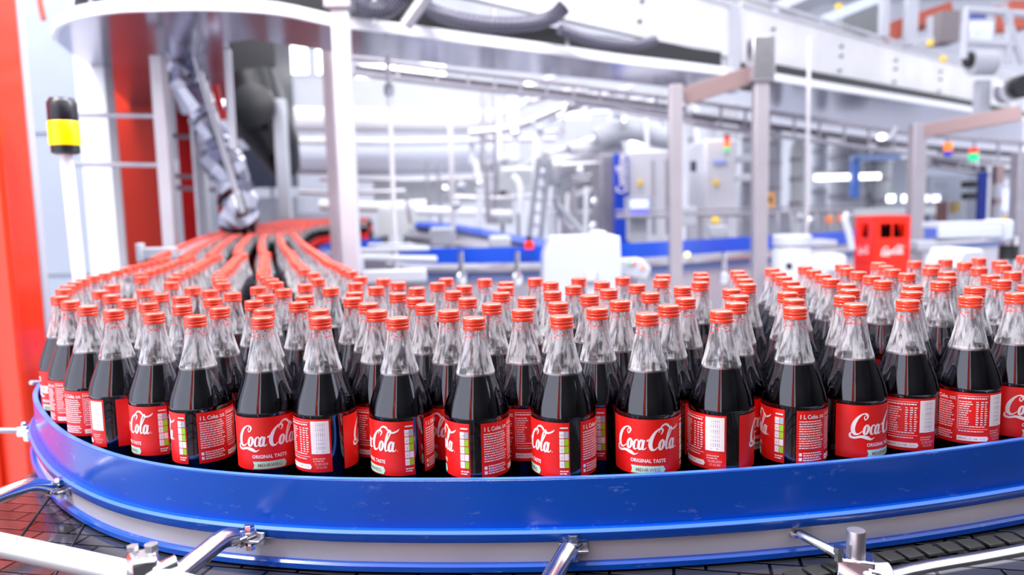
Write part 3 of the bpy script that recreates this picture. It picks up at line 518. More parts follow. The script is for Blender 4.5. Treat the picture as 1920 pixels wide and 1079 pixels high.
# the front row from left to right: pixel column of the cap, which way the front label turns (0 = at the camera, + = to the right), how it reads
FRONT=[(112,-40,'blurred cola bottle at the left end of the front row, mostly behind its neighbour'),
(128,8,'second cola bottle from the left end of the front row, logo half hidden'),
(163,175,'third cola bottle from the left end of the front row, nutrition table facing out'),
(223,75,'front row cola bottle, barcode at left, plain red label at right, fourth from left'),
(295,-74,'front row cola bottle with coloured nutrition strip centred, fifth from the left end'),
(377,-115,'front row cola bottle with text block at right, just left of the left full logo'),
(491,-1,'front row cola bottle with the full logo facing out, the left one of the two'),
(605,116,'front row cola bottle, barcode facing out, just right of the left full logo'),
(746,-64,'front row cola bottle with the end of the logo at left, ninth from left'),
(884,-99,'front row cola bottle with nutrition strip at left edge and text right, tenth from left'),
(1051,-75,'cola bottle in the front row standing just left of the right full logo bottle'),
(1220,0,'front row cola bottle with the full logo facing out, the right one of the two'),
(1356,117,'front row cola bottle, barcode facing out, just right of the right full logo'),
(1487,-100,'front row cola bottle with another cap right behind its cap, text block at right'),
(1602,56,'front row cola bottle whose logo starts at its right half, fifth from right'),
(1700,170,'cola bottle in the front row with nutrition table centred and barcode at its right edge'),
(1810,185,'front row cola bottle with text block and table facing out, second from right'),
(1903,49,'cola bottle at the right end of the front row, partly cut by the frame')]
ORD=['first','second','third','fourth','fifth','sixth','seventh','eighth','ninth','tenth','eleventh','twelfth','thirteenth','fourteenth','fifteenth','sixteenth','seventeenth','eighteenth','nineteenth','twentieth','twenty-first','twenty-second','twenty-third','twenty-fourth','twenty-fifth','twenty-sixth','twenty-seventh','twenty-eighth','twenty-ninth','thirtieth','thirty-first','thirty-second','thirty-third','thirty-fourth']
def project(P):
    d=P-Vector((0,0,CAMZ)); z=d.dot(CF); return 960+FP*d.dot(CR)/z,539.5-FP*d.dot(CU)/z
def raildist(x,y): return min(math.hypot(p.x-x,p.y-y) for p in RAILF)
RAILF=dense(RAIL,3)
items=[]
for x,y,l in POS:
    sx,sy=project(Vector((x,y,BZ+.30))); items.append([x,y,l,raildist(x,y),sx,sy,None,None])
near=[i for i in items if i[1]<2.0 and i[2]<0 or i[1]<1.9]
for cx,phi,lab in FRONT:
    c=min([i for i in near if i[3]<.08 and i[6] is None],key=lambda i:abs(i[4]-cx)); c[6]=lab; c[7]=phi
rows={}
for i in items:
    if i[6] is None:
        if i[1]<2.0: r=min(7,max(1,int(round((i[3]-.05)/.069)))); rows.setdefault(r,[]).append(i)
        else: i[6]=None
for r,L_ in rows.items():
    L_.sort(key=lambda i:i[4])
    for k,i in enumerate(L_):
        n=len(L_); 
        w=(ORD[k]+' from the left') if k<n/2 else ((ORD[n-1-k]+' from the right') if k<n-1 else 'rightmost')
        if k==0: w='leftmost'
        i[6]='cola bottle, %s in the %s row behind the front row'%(w,ORD[r-1])
rr=random.Random(5)
order=sorted(items,key=lambda i:math.hypot(i[0],i[1]))
indiv=order[:300]; rest=order[300:]
for i in indiv:
    full=i[3]<.16 and i[1]<1.55
    if full: b=PF if not usedF else copy_tree(PF); usedF=True
    else: b=PS if not usedS else copy_tree(PS); usedS=True
    x,y=i[0],i[1]; al=math.atan2(-y,-x); ph=i[7] if i[7] is not None else rr.choice((-75,-100,120,60,180,-20,95,150,-60))
    if i[7] is None and abs(i[4]-1118)<8 and i[3]<.16: ph=-72
    b.location=(x,y,BZ); b.rotation_euler=(0,0,al+R(ph))
    if i[3]<.08 and i[7] is not None: tag(b,i[6],'bottle','front row of cola bottles along the rail')
    elif i[6]: tag(b,i[6],'bottle','cola bottles packed on the curve')
    else:
        k=i[2]; tag(b,'blurred cola bottle in the %s of the long lanes, counted from the left'%ORD[max(k,0)],'bottle','cola bottles in the long lanes behind')
# the farther bottles, too many to count: one object
def stuff_bottles(pts,label):
    pr=[(.038,.0),(.0403,.01),(.0403,.185),(.033,.218),(.0245,.24)]; pn=[(.0245,.24),(.0175,.262),(.0133,.287)]; pc=[(.0143,.287),(.0143,.300),(.0125,.302),(.0001,.302)]
    V=[];Fc=[];Mi=[]; sg=10
    def lt(P,mi,ox,oy,oz):
        for a,(r,z) in enumerate(P):
            b=len(V); V.extend([(ox+r*math.cos(2*PI*k/sg),oy+r*math.sin(2*PI*k/sg),oz+z) for k in range(sg)])
            if a:
                for k in range(sg): Fc.append((b-sg+k,b-sg+(k+1)%sg,b+(k+1)%sg,b+k)); Mi.append(mi)
    for x,y,z in pts:
        lt(pr,0,x,y,z); lt(pn,1,x,y,z); lt(pc,2,x,y,z); lt([(.041,.11),(.041,.178)],3,x,y,z)
    me=bpy.data.meshes.new('far_bottles'); me.from_pydata(V,[],Fc)
    for q in (cola,glass_wavy,capm,lred): me.materials.append(q)
    for p,m_ in zip(me.polygons,Mi): p.material_index=m_; p.use_smooth=True
    o=bpy.data.objects.new('cola_bottles',me); COL.objects.link(o); tag(o,label,'bottles',kind='stuff'); return o
far=[(i[0],i[1],BZ) for i in rest]
oxs=[(4.83,-1.91),(5.2,-2.04),(6.5,-2.38),(7.7,-2.60),(9.5,-3.0),(13.3,-3.85)]; ixs=[(4.83,-1.38),(5.2,-1.44),(6.5,-1.74),(7.4,-1.90),(8.0,-1.90),(8.3,-1.86),(8.5,-1.62),(10.6,-2.02),(13.3,-2.42)]
def itp(T_,y):
    for (a,p),(b,q) in zip(T_,T_[1:]):
        if y<=b: return p+(q-p)*(y-a)/(b-a)
    return T_[-1][1]
y=4.83; row=0
while y<13.25:
    a_,b_=itp(oxs,y),itp(ixs,y); n_=6 if y<7.4 else int((b_-a_)/.088); off=.25*(row%2)
    for k in range(n_+1):
        if k+off<=n_: far.append((a_+(b_-a_)*(k+off)/n_,y,BZ))
    y+=.083 if y<7.4 else .10; row+=1
stuff_bottles(far,'mass of far cola bottles at the distant end of the long lanes')
# ---------------------------------------------------------------- left side: red cabinet, white panels, beacon, red panels
def cabinet(name,x0,y0,x1,y1,Y,dep,m,label,cat,bevel=.01): return pbox(name,x0,y0,x1,y1,Y,dep,m,label,cat,bevel=bevel)
# big red cabinet at the left edge: a box whose corner faces the belt
t=thing('red_machine_cabinet','tall glossy red machine cabinet filling the left edge beside the belt','cabinet',(-1.245,1.9,0))
bm=bmesh.new(); box(bm,(-.55,.06,1.55),(1.1,.12,3.1)); finish('body',bm,redm,t,None,True,.012)
bm=bmesh.new(); box(bm,(-.29,-.012,1.5),(.44,.024,3.0)); finish('door',bm,redm,t,None,True,.008)
bm=bmesh.new(); box(bm,(-.55,.135,1.55),(1.1,.03,3.1)); finish('bounce_shield',bm,offw,t,None,True,.006)  # unseen grey sheet added to keep red bounce off the white enclosure
for z in (.75,1.35,1.5):
    bm=bmesh.new(); lathe(bm,[(.009,0),(.009,.006),(0,.008)],12,(-.11,-.024,z),mat3=Matrix.Rotation(PI/2,3,'X')); finish('bolt',bm,redm,t)
# white panels
t=thing('white_machine_enclosure','tall white panelled machine enclosure between the red cabinet and the red panels','enclosure',(-2.93,5.2,0))
bm=bmesh.new(); box(bm,(-1.0,.06,1.75),(2.3,.12,3.5)); finish('body',bm,encl:=mat('enclosure_white','#a3abba',.35,0,.05,2),t,None,True,.01)
for z0 in (.1,1.05,2.0,2.95):
    bm=bmesh.new(); box(bm,(-.22,-.01,z0+.45),(.62,.02,.92)); finish('panel',bm,encl,t,None,True,.006)
pbox('white_machine_column',150,-30,205,520,5.0,.1,bright,'bright white machine column just right of the yellow beacon pole','column')
pbox('edge_post',206,120,216,520,5.4,.08,grey,'slim grey post at the left edge of the first red panel','post')
ptube('hanging_cable',[(72,-20),(76,10),(82,38)],4.8,.016,rust,'short rust-brown cable hanging at the top left on the white enclosure','cable')
# beacon
B=at(124,290,1.95); t=thing('stack_beacon','black and yellow signal beacon on a white pole in front of the white enclosure','beacon',(B.x,B.y,BZ-.1))
z0=B.z-(BZ-.1); sc=1.95/FP
lean=Matrix.Rotation(-.04,3,'Y')
bm=bmesh.new(); tube(bm,[(.02,0,-.3),(0,0,z0)],.0155,16); finish('pole',bm,bright,t)
bm=bmesh.new(); lathe(bm,[(.024,0),(.033,.004),(.033,.022),(.030,.024)],24,(0,0,z0),capb=True,capt=True); finish('black_base',bm,mat('black_plastic_base','#1c1c24',.3),t); bm=bmesh.new(); lathe(bm,[(.033,.080),(.0345,.083),(.0345,.128),(.030,.134),(.028,.139)],24,(0,0,z0),capb=True,capt=True); finish('black_housing',bm,mat('black_plastic','#1c1c24',.3),t)
bm=bmesh.new(); lathe(bm,[(.034,.022),(.036,.026),(.036,.078),(.034,.082)],24,(0,0,z0),capb=True,capt=True); finish('yellow_lens',bm,yel,t)
# red panels along the lanes
for k,(x0,y0,x1,y1,Y,m,lab) in enumerate(((180,-60,304,505,6.8,redm,'first bright red machine panel right of the white column'),
    (334,-20,378,470,7.6,redd,'second red machine panel behind the thick steel post'),
    (402,60,432,430,8.6,redd,'narrow far red machine panel beyond the steel chute'))):
    t=thing('red_machine_housing',lab,'machine',tuple(at(x0,500,Y).xy)+(0,))
    a=at(x0,y0,Y); b=at(x1,y1,Y); a.x=at(x0,300,Y).x; b.x=at(x1,300,Y).x; t.location.x=a.x
    bm=bmesh.new(); box(bm,((b.x-a.x)/2,.03,a.z/2),(b.x-a.x,.06,a.z)); finish('body',bm,m,t,None,True,.01)
    bm=bmesh.new()
    for zz in (1.25,1.35,1.7,1.8): lathe(bm,[(.022,0),(.022,.02),(.012,.03),(0,.03)],12,((b.x-a.x)*.97,-.0,zz),mat3=Matrix.Rotation(PI/2,3,'X'))
    finish('handle',bm,chrome,t)
# rails crossing in front of the red panel
for y,lab in ((216,'upper'),(308,'lower')):
    ptube('guard_rail',[(140,y),(318,y+2)],4.5,.014,steel_d,'%s horizontal grey guard rail crossing the first red panel'%lab,'rail')
for y,lab in ((196,'upper of the short grey rails'),(255,'middle of the short grey rails'),(330,'lower of the short grey rails'),(352,'lowest of the short grey rails')):
    ptube('guard_rail',[(320,y),(432,y+6)],7.0,.02,steel_d,lab+' between the thick post and the chute','rail')
# white guard near the outer lane
t=thing('side_guard','white angled guard plate at the start of the outermost lane','guard',at(258,500,2.9))
o=pbox('plate',262,466,322,486,2.9,.06,white,parent=t); o=pbox('upright',254,457,264,492,2.88,.04,white,parent=t)
# ---------------------------------------------------------------- posts
def post(x0,y0,x1,y1,w,Y,m,label,name='steel_post',square=True,foot=True):
    a=at(x0,y0,Y); b=at(x1,y1,Y); x=(a.x+b.x)/2; ww=w*Y/FP
    t=thing(name,label,'post',(x,Y,0))
    bm=bmesh.new()
    if square: box(bm,(0,0,a.z/2),(ww,ww,a.z))
    else: tube(bm,[(0,0,0),(0,0,a.z)],ww/2,14)
    finish('shaft',bm,m,t,None,True,.004 if square else 0)
    if foot:
        bm=bmesh.new(); box(bm,(0,0,.01),(ww*2,ww*2,.02)); finish('foot_plate',bm,steel,t)
    return t
grey_post=mat('grey_post_steel','#b5adb4',.35,.5,.06,8)
white_post=mat('pale_post_steel','#d9d6dc',.35,.4,.06,8)
t=post(632,-80,662,505,30,3.7,white_post,'thick pale steel post carrying the overhead conveyor at the end of the lanes')
bm=bmesh.new(); box(bm,(0,-.01,at(640,8,3.7).z),(.12,.12,.05)); finish('bracket',bm,steel,t)
post(612,85,630,460,17,5.4,mat('pinkish_post_steel','#c8b6bc',.35,.4,.06,8),'thinner pinkish steel post right behind the thick pale post')
P0=at(530,300,7.2); t=thing('hanger_post','bright white post hanging down from the tray left of the thick pale post','post',(P0.x,7.2,1.36)); bm=bmesh.new(); box(bm,(0,0,.55),(.105,.105,1.1)); finish('shaft',bm,white,t,None,True,.004)
P0=at(438,280,4.6); t=thing('hanger_rod','slim pale rod hanging from the curved tray right of the foil duct','rod',(P0.x,4.6,P0.z)); bm=bmesh.new(); box(bm,(0,0,(CAMZ+.95-P0.z)/2),(.036,.036,CAMZ+.95-P0.z)); finish('shaft',bm,white_post,t,None,True,.004)
post(296,105,322,470,23,4.3,grey_post,'thick steel post in front of the red panels')
post(372,260,388,440,17,6.2,grey,'grey post between the second and third red panels')
post(352,70,362,300,7,5.0,steel_d,'thin dark rod under the curved tray')
t=post(728,105,740,470,9,4.6,white_post,'thin rod with a round collar standing right of the thick pale post',square=False)
bm=bmesh.new(); lathe(bm,[(.015,0),(.03,.005),(.03,.06),(.015,.07)],16,(0,0,at(735,180,4.6).z)); finish('collar',bm,white,t)
t=post(1262,160,1270,540,23,4.9,grey_post,'square steel post right of the blue striped cabinet')
t=post(1433,75,1416,540,25,4.9,grey_post,'thick square steel post right of centre under the overhead panel')
bm=bmesh.new(); box(bm,(0,0,at(1430,112,4.9).z),(.14,.14,.27)); finish('sleeve',bm,steel,t,None,True,.006)
post(1722,232,1711,520,24,6.4,grey_post,'square steel post just right of the red crate')
post(1916,285,1906,520,26,6.0,steel_d,'dull steel post at the right edge')
post(848,230,846,420,8,8,white_post,'slender far rod in front of the white pipes')
post(1515,70,1518,200,6,5.6,white_post,'very thin rod hanging past the overhead side panel')
# ---------------------------------------------------------------- overhead tray
TZ=CAMZ+.95
near_=[(103,75),(104,62),(113,48),(150,33),(220,22),(300,19),(400,18),(520,26),(640,50),(760,64),(900,83),(1030,99),(1150,116),(1260,128),(1372,141)]
far_=[(1290,168),(1150,152),(1000,138),(850,124),(740,112),(660,103),(590,92),(470,74),(425,80),(430,120),(440,180),(420,240),(385,300),(320,300),(290,262),(240,195),(180,132),(130,98)]
def tray(nearp,farp,label):
    t=thing('overhead_tray',label,'conveyor tray',(0,0,TZ))
    P=[onz(x,y,TZ) for x,y in nearp+farp]; bm=bmesh.new(); prism(bm,[(p.x,p.y) for p in P],0,.012); finish('underside_sheet',bm,underm,t,None,False)
    path=dense([Vector((p.x,p.y,0)) for p in P[:len(nearp)]],4)
    bm=bmesh.new(); sweep(bm,path,[(-.012,-.004),(-.012,.052),(.012,.052),(.012,-.004)]); finish('edge_lip',bm,bright,t)
    return t,path
underm=mat('tray_underside_steel','#a5a3b8',.16,.85,.15,3)
t,lip=tray(near_,far_,'curved overhead steel tray with a white lip sweeping in from the upper left')
t2,lip2=tray([(1450,150),(1560,168),(1700,190),(1800,206),(1925,228),(2010,242)],[(2010,282),(1900,276),(1700,256),(1500,230),(1420,210)],'overhead steel tray with a white lip at the upper right')
# black blocks filling in the dark inside of the conveyor over the tray
bm=bmesh.new(); pp=[p for p in lip if True]
sweep(bm,pp,[(.10,.02),(.10,.19),(.55,.19),(.55,.02)]); o=finish('dark_conveyor_core',bm,darkm,None,(0,0,TZ)); tag(o,'black conveyor block filling the dark gap above the curved overhead tray','conveyor')
bm=bmesh.new(); sweep(bm,lip2,[(.10,.02),(.10,.16),(.55,.16),(.55,.02)]); o=finish('dark_conveyor_core',bm,darkm,None,(0,0,TZ)); tag(o,'black conveyor block filling the dark gap above the right overhead tray','conveyor')
bm=bmesh.new(); sweep(bm,[p for p in lip if p.x<-.30],[(.12,.19),(.12,.62),(.6,.62),(.6,.19)]); o=finish('dark_gap_fill',bm,darkm,None,(0,0,TZ)); tag(o,'tall black block filling the dark gap above the curved tray at the upper left','guard')
# corrugated hoses
def hose(pts,Ys,r,label):
    P=dense([at(x,y,Y) for (x,y),Y in zip(pts,Ys)],14); c=P[0].copy(); rr=[r*(1 if i%2 else .86) for i in range(len(P))]
    bm=bmesh.new(); tube(bm,[p-c for p in P],rr,14); o=finish('corrugated_hose',bm,mat('dark_hose','#5a5866',.25,.4),None,c); tag(o,label,'hose')
hose([(785,-20),(797,12),(845,33),(915,45),(985,44),(1035,32),(1058,12)],[4.3]*7,.045,'dark ribbed hose looping in the gap above the tray')
hose([(1050,55),(1090,70),(1140,82),(1190,84),(1230,75)],[4.8,4.9,5.0,5.1,5.15],.035,'second ribbed hose sagging further right above the tray')
hose([(655,0),(690,18),(730,14),(755,-10)],[4.1]*4,.05,'short loop of dark hose beside the top of the thick pale post')
ptube('slanted_steel_arm',[(760,48),(800,-8)],3.98,.035,steel_d,'slanted grey steel arm standing on the tray beside the ribbed hose','arm')
# upper side panel
a=at(845,5,4.28); b=at(1380,118,6.38); c=at(1905,218,11.1)
def panel_run(p,q,h,label,z=CAMZ+1.15):
    d=Vector((q.x-p.x,q.y-p.y,0)); L_=d.length; ang=math.atan2(d.y,d.x)
    t=thing('overhead_side_panel',label,'panel',(p.x,p.y,z),ang)
    bm=bmesh.new(); box(bm,(L_/2,.03,h/2),(L_,.06,h)); finish('sheet',bm,panelm,t,None,True,.006)
    bm=bmesh.new(); tube(bm,[(0,-.02,h+.03),(L_,-.02,h+.03)],.018,10); finish('top_rail',bm,steel,t)
    bm=bmesh.new(); box(bm,(L_/2,-.004,h*.93),(L_,.008,.02)); finish('seam_strip',bm,white,t)
    k=.45
    while k<L_:
        bm=bmesh.new()
        for zz in (.1,.24,.33): lathe(bm,[(.014,0),(.014,.02),(0,.022)],8,(k+.03*((zz>.2)),0,zz),mat3=Matrix.Rotation(PI/2,3,'X'))
        finish('bolt',bm,darkm,t); k+=1.25
    return t
panelm=mat('panel_pale_steel','#d9d7da',.3,.15,.13,3)
panel_run(a,b,.42,'long pale steel side panel of the upper conveyor, section above the ribbed hoses')
panel_run(b+Vector((.06,.05,0)),c,.49,'long pale steel side panel of the upper conveyor, section running off to the right',CAMZ+1.12)
B=b+Vector((0,-.06,0)); t=thing('white_joint_plate','white vertical joint plate between the two upper side panels','plate',(B.x,B.y,TZ+.0))
bm=bmesh.new(); box(bm,(-.05,0,.28),(.12,.05,.66)); finish('plate',bm,white,t,None,True,.01); bm=bmesh.new(); box(bm,(-.05,-.02,-.02),(.10,.08,.14)); finish('end_block',bm,white,t,None,True,.02)
# cross beams
def beam(name,p,q,wd,hg,m,label,cat,group=None,bev=.003):
    d=q-p; c=(p+q)/2; bm=bmesh.new(); u,v=frame(d)
    rot=Matrix((d.normalized(),u,v)).transposed(); box(bm,(0,0,0),(d.length,wd,hg),rot); o=finish(name,bm,m,None,c,True,bev); return tag(o,label,cat,group)
beam('cross_beam',at(1282,182,5.0),at(1404,142,4.95),.07,.11,brown,'brownish steel cross beam between the two square posts','beam')
beam('cross_beam',at(1725,248,6.4),at(1915,212,5.9),.07,.11,brown,'brownish steel cross beam at the right under the tray','beam')
# ladder-like cable tray behind, below the overhead tray
def ladder(pts,Ys,label,dz=.12,step=.22):
    P=dense([at(x,y,Y) for (x,y),Y in zip(pts,Ys)],6); c=P[0].copy(); t=thing('cable_ladder',label,'cable ladder',c)
    for off in (0,dz):
        bm=bmesh.new(); tube(bm,[p-c+Vector((0,0,-off)) for p in P],.022,8); finish('side_rail',bm,steel_d,t)
    acc=0
    for p,q in zip(P,P[1:]):
        acc+=(q-p).length
        if acc>step: acc=0; bm=bmesh.new(); box(bm,(0,0,0),(.02,.02,dz)); finish('rung',bm,steel_d,t,q-c+Vector((0,0,-dz/2)),False)
    bm=bmesh.new(); tube(bm,[p-c+Vector((0,.1,-dz*.55)) for p in P],.03,8); finish('cable_bundle',bm,mat('cable_bundle_grey','#77717d',.5,0,.3,20),t)
ladder([(660,108),(850,132),(1000,150),(1150,170),(1290,188)],[6.2,6.3,6.5,6.7,6.9],'long grey cable ladder hung below the curved overhead tray')
ladder([(1300,190),(1420,208),(1560,228),(1700,248),(1850,262),(1960,272)],[7,7.1,7.3,7.5,7.6,7.8],'grey cable ladder with dark bundles at the right below the overhead tray',.2)
ladder([(1120,178),(1200,196),(1300,212),(1420,232)],[8,8.2,8.4,8.6],'short second cable ladder behind the square posts',.1)
ladder([(1760,285),(1850,300),(1950,312)],[8.4,8.6,8.8],'far cable ladder at the right edge above the beacons',.16)
# ---------------------------------------------------------------- foil chute and black duct
def foil(pts,Y,r,label):
    P=dense([at(x,y,Y) for x,y in pts],8); c=P[0].copy(); rq=random.Random(2)
    bm=bmesh.new(); tube(bm,[p-c+Vector((rq.uniform(-.03,.03),rq.uniform(-.03,.03),0)) for p in P],[r*rq.uniform(.75,1.15) for _ in P],11)
    o=finish('foil_duct',bm,mat('crumpled_foil','#a9a9b6',.22,1),None,c,False); tag(o,label,'duct')
foil([(318,88),(346,140),(372,195),(396,250),(420,310),(442,365),(455,415)],5.0,.12,'crumpled shiny foil duct slanting down behind the posts at left')
ptube('steel_strut',[(292,90),(318,118)],4.9,.016,white,'short bright strut at the top of the crumpled foil duct','strut')
ptube('steel_strut',[(360,90),(455,400)],4.8,.018,steel,'long slanted steel strut running along the crumpled foil duct','strut')
ptube('red_strut',[(402,160),(412,200),(420,225)],4.7,.022,redd,'small red handle on the foil duct','handle')
t=thing('black_duct','big black ventilation duct hanging behind the white post','duct',at(450,80,7.5))
c0=t.location.copy(); bm=bmesh.new()
A=at(425,60,7.5)-c0; B2=at(512,60,7.5)-c0
box(bm,((A.x+B2.x)/2,.3,-.15),(B2.x-A.x,.6,1.5)); finish('box_duct',bm,mat('black_duct_sheet','#08080f',.35),t,None,True,.02)
bm=bmesh.new(); tube(bm,[at(470,140,7.4)-c0,at(492,230,7.4)-c0,at(520,275,7.4)-c0,at(535,315,7.6)-c0],[.25,.27,.22,.15],18); finish('elbow',bm,MATS['black_duct_sheet'],t)
bm=bmesh.new(); lathe(bm,[(.16,0),(.2,.02),(.2,.08),(.1,.1),(0,.1)],20,at(478,200,7.1)-c0,mat3=Matrix.Rotation(PI/2,3,'X')); finish('flange',bm,MATS['black_duct_sheet'],t)
pbox('dark_machine_block',455,280,545,350,14.8,.5,mat('dark_blue_machine','#262a3e',.4),'dark blue-grey machine block under the black duct','machine')
pbox('white_sheet_block',300,95,425,150,8.8,.4,white,'bright white ceiling box seen under the tray at left','box')
# ---------------------------------------------------------------- white pipes at centre
def pipe(pts,Ys,r,m,label,name='insulated_pipe',group=None,n=4): return ptube(name,pts,Ys,r,m,label,'pipe',group,18,None,n)
pbox('grey_duct',555,150,925,212,11,.7,lgrey,'long pale grey rectangular duct above the white pipes','duct')
pipe([(490,200),(512,216),(560,224),(740,226),(935,228)],10.2,.16,bright,'thick bright white pipe with a bent left end below the grey duct')
pipe([(500,268),(560,264),(740,266),(930,262)],10.0,.045,bright,'thin white pipe directly under the thick bright pipe')
pipe([(560,300),(740,302),(935,296)],10.8,.20,mat('pale_blue_white_paint','#e2e6f4',.35),'broad pale blue-white pipe, lowest of the horizontal pipes')
pipe([(600,335),(760,338),(930,332)],10.4,.03,steel,'thin steel pipe under the broad pale pipe')
# hall lamps seen under the tray
def lamp(x0,y0,x1,y1,Y,label,name='lamp_panel'):
    t=thing(name,label,'lamp',at((x0+x1)/2,(y0+y1)/2,Y)); c=t.location.copy()
    a=at(x0,y0,Y)-c; b=at(x1,y1,Y)-c; bm=bmesh.new(); box(bm,(0,.05,0),(b.x-a.x,.06,a.z-b.z)); finish('housing',bm,white,t,None,True,.004)
    bm=bmesh.new(); box(bm,(0,0,0),(b.x-a.x,.03,a.z-b.z)); finish('diffuser',bm,lampm,t)
lamp(540,84,578,138,12,'upright bright light panel left of the pair under the tray'); lamp(592,90,620,138,12,'upright bright light panel right of the pair under the tray')
lamp(668,122,835,146,12,'long bright lamp strip above the grey duct'); lamp(856,150,882,160,12,'small bright lamp at the right end of the grey duct')
lamp(795,278,872,290,11,'bright lamp bar in front of the broad pale pipe')
lamp(985,152,998,160,8,'tiny bright spot lamp under the cable ladder')
lamp(1128,250,1160,262,12,'small bright lamp above the steel tank, left one'); lamp(1190,236,1236,250,12,'small bright lamp above the blue striped cabinet'); lamp(1180,262,1240,274,12,'flat bright lamp just over the blue striped cabinet')
lamp(1528,328,1650,336,9.5,'long horizontal bright lamp behind the red crate'); 
for k,x in enumerate((1664,1692,1727,1748)): lamp(x,366,x+13,379,9.5,['first','second','third','fourth'][k]+' from the left of four square lights level with the crate top')
lamp(1045,212,1105,222,11,'slanting bright lamp among the pipework above the tank')
# ceiling fittings upper right
t=thing('skylight_beam','pale blue-white sloping roof beam at the top right','beam',at(1540,30,9)); c=t.location.copy()
bm=bmesh.new(); tube(bm,[at(1448,28,9)-c,at(1560,-20,9)-c],.12,4); finish('beam',bm,white,t,None,False)
beam('roof_beam',at(1540,40,8.6),at(1700,-25,8.6),.12,.10,mat('pale_blue_paint','#c4cede',.4),'blue-grey roof beam sloping up behind the side panel','beam')
pbox('roof_sheet',1580,10,1650,60,12,.3,mat('grey_roof','#7d8082',.6),'dark grey roof sheet at the top right behind the beams','roof sheet')
pbox('roof_sheet',1275,0,1440,26,12,.3,mat('grey_roof_light','#a2a3a5',.6),'grey roof sheet above the middle of the side panel','roof sheet')
for x,w_,y1,lab in ((1662,13,68,'left of the three white upright bars at the top right'),(1712,20,85,'middle of the three white upright bars at the top right'),(1372,9,58,'white upright hanger left of the roof beam above the side panel')):
    pbox('upright_bar',x-w_/2,-30,x+w_/2,y1,7.6,.1,white,lab,'bar')
pbox('upright_bar',1742,30,1750,70,7.6,.06,white,'short right one of the white upright bars at the top right','bar')
beam('handle_bar',at(1708,84,7.4),at(1748,70,7.4),.05,.06,white,'short white sloping handle between the upright bars','bar')
beam('red_brown_beam',at(1665,62,10),at(1775,24,10),.3,.22,rust,'red-brown beam sloping behind the white upright bars','beam')
pbox('red_brown_block',1725,24,1772,46,9.6,.3,rust,'red-brown box on the sloping beam at the top right','box')
pbox('red_brown_block',1896,0,1935,52,9,.3,rust,'red-brown box at the top right corner behind the frame','box')
pbox('brown_machine_block',1765,20,1800,78,9.0,.3,mat('brown_grey_block','#7c7276',.5),'brown-grey machine block left of the white frame','machine block')
t=thing('white_tube_frame','white tubular frame with a slanted leg at the upper right corner','frame',at(1860,90,6.2)); c=t.location.copy()
for pts in (((1806,110),(1812,18),(1935,28)),((1806,78),(1900,84)),((1880,10),(1918,120)),((1893,20),(1890,118))):
    bm=bmesh.new(); tube(bm,[at(x,y,6.2)-c for x,y in pts],.03,10); finish('tube',bm,white,t)
t=thing('small_monitor','white small monitor with faint dark marks inside the tubular frame','monitor',at(1842,58,6.5)); pbox('housing',1818,36,1866,78,6.5,.08,white,parent=t); pbox('screen',1822,42,1862,73,6.48,.02,mat('pale_screen','#e4ecef',.3),parent=t)
pbox('blue_box',1816,26,1850,38,6.8,.1,mat('navy_box','#3a4a96',.4),'small navy box on top of the small monitor','box')
# motor at right
t=thing('drive_motor','round grey drive motor with dark end on the side panel at upper right','motor',at(1845,118,7)); c=t.location.copy()
bm=bmesh.new(); tube(bm,[at(1820,118,7)-c,at(1862,118,7)-c],.11,18); finish('body',bm,grey,t); bm=bmesh.new(); tube(bm,[at(1812,112,7)-c,at(1822,112,7)-c],.07,12); finish('end_cap',bm,darkm,t)
t=thing('drive_roller','dark roller end with a steel hub at the right edge of the side panel','roller',at(1900,165,6.9)); c=t.location.copy()
bm=bmesh.new(); lathe(bm,[(0,0),(.10,0),(.10,.12),(0,.12)],20,(.03,0,0),mat3=Matrix.Rotation(PI/2,3,'X')); finish('roller',bm,darkm,t); bm=bmesh.new(); lathe(bm,[(0,0),(.10,0),(.10,.10),(0,.10)],20,(-.05,.05,-.03),mat3=Matrix.Rotation(PI/2,3,'X')); finish('hub',bm,steel,t)
pbox('white_bracket',1836,150,1858,218,7,.1,white,'white upright bracket hanging from the side panel near the right edge','bracket')
for x,y,lab in ((1770,110,'on the top rail left of the motor'),(1574,12,'at the top of the roof beam'),(1746,80,'beside the upright bars')):
    pbox('yellow_tag',x-5,y-5,x+5,y+5,6.9,.03,yspot,'small yellow tag '+lab,'tag')
# thin rods hanging from the tray
for x,y0,y1,Y,lab in ((171,-10,24,3.9,'above the left end of the tray lip'),(440,-10,18,3.9,'above the lip over the slim pale post'),(702,-10,48,4.1,'right of the thick pale post'),(927,15,40,4.3,'in front of the first hose'),(1063,52,88,4.9,'between the two hoses'),(1368,110,170,5.5,'just left of the joint plate')):
    ptube('threaded_rod',[(x,y0),(x+1,y1)],Y,.012,steel,'short steel rod '+lab,'rod')
for x,y in ((170,22),(440,16)): pass
bm=bmesh.new(); 
ptube('dark_hook',[(175,28),(190,30),(207,35)],4.1,.012,darkm,'thin dark hook under the left of the curved tray','hook'); ptube('dark_hook',[(252,80),(275,82),(300,84)],4.6,.012,darkm,'thin dark hook under the tray beside the foil duct','hook')
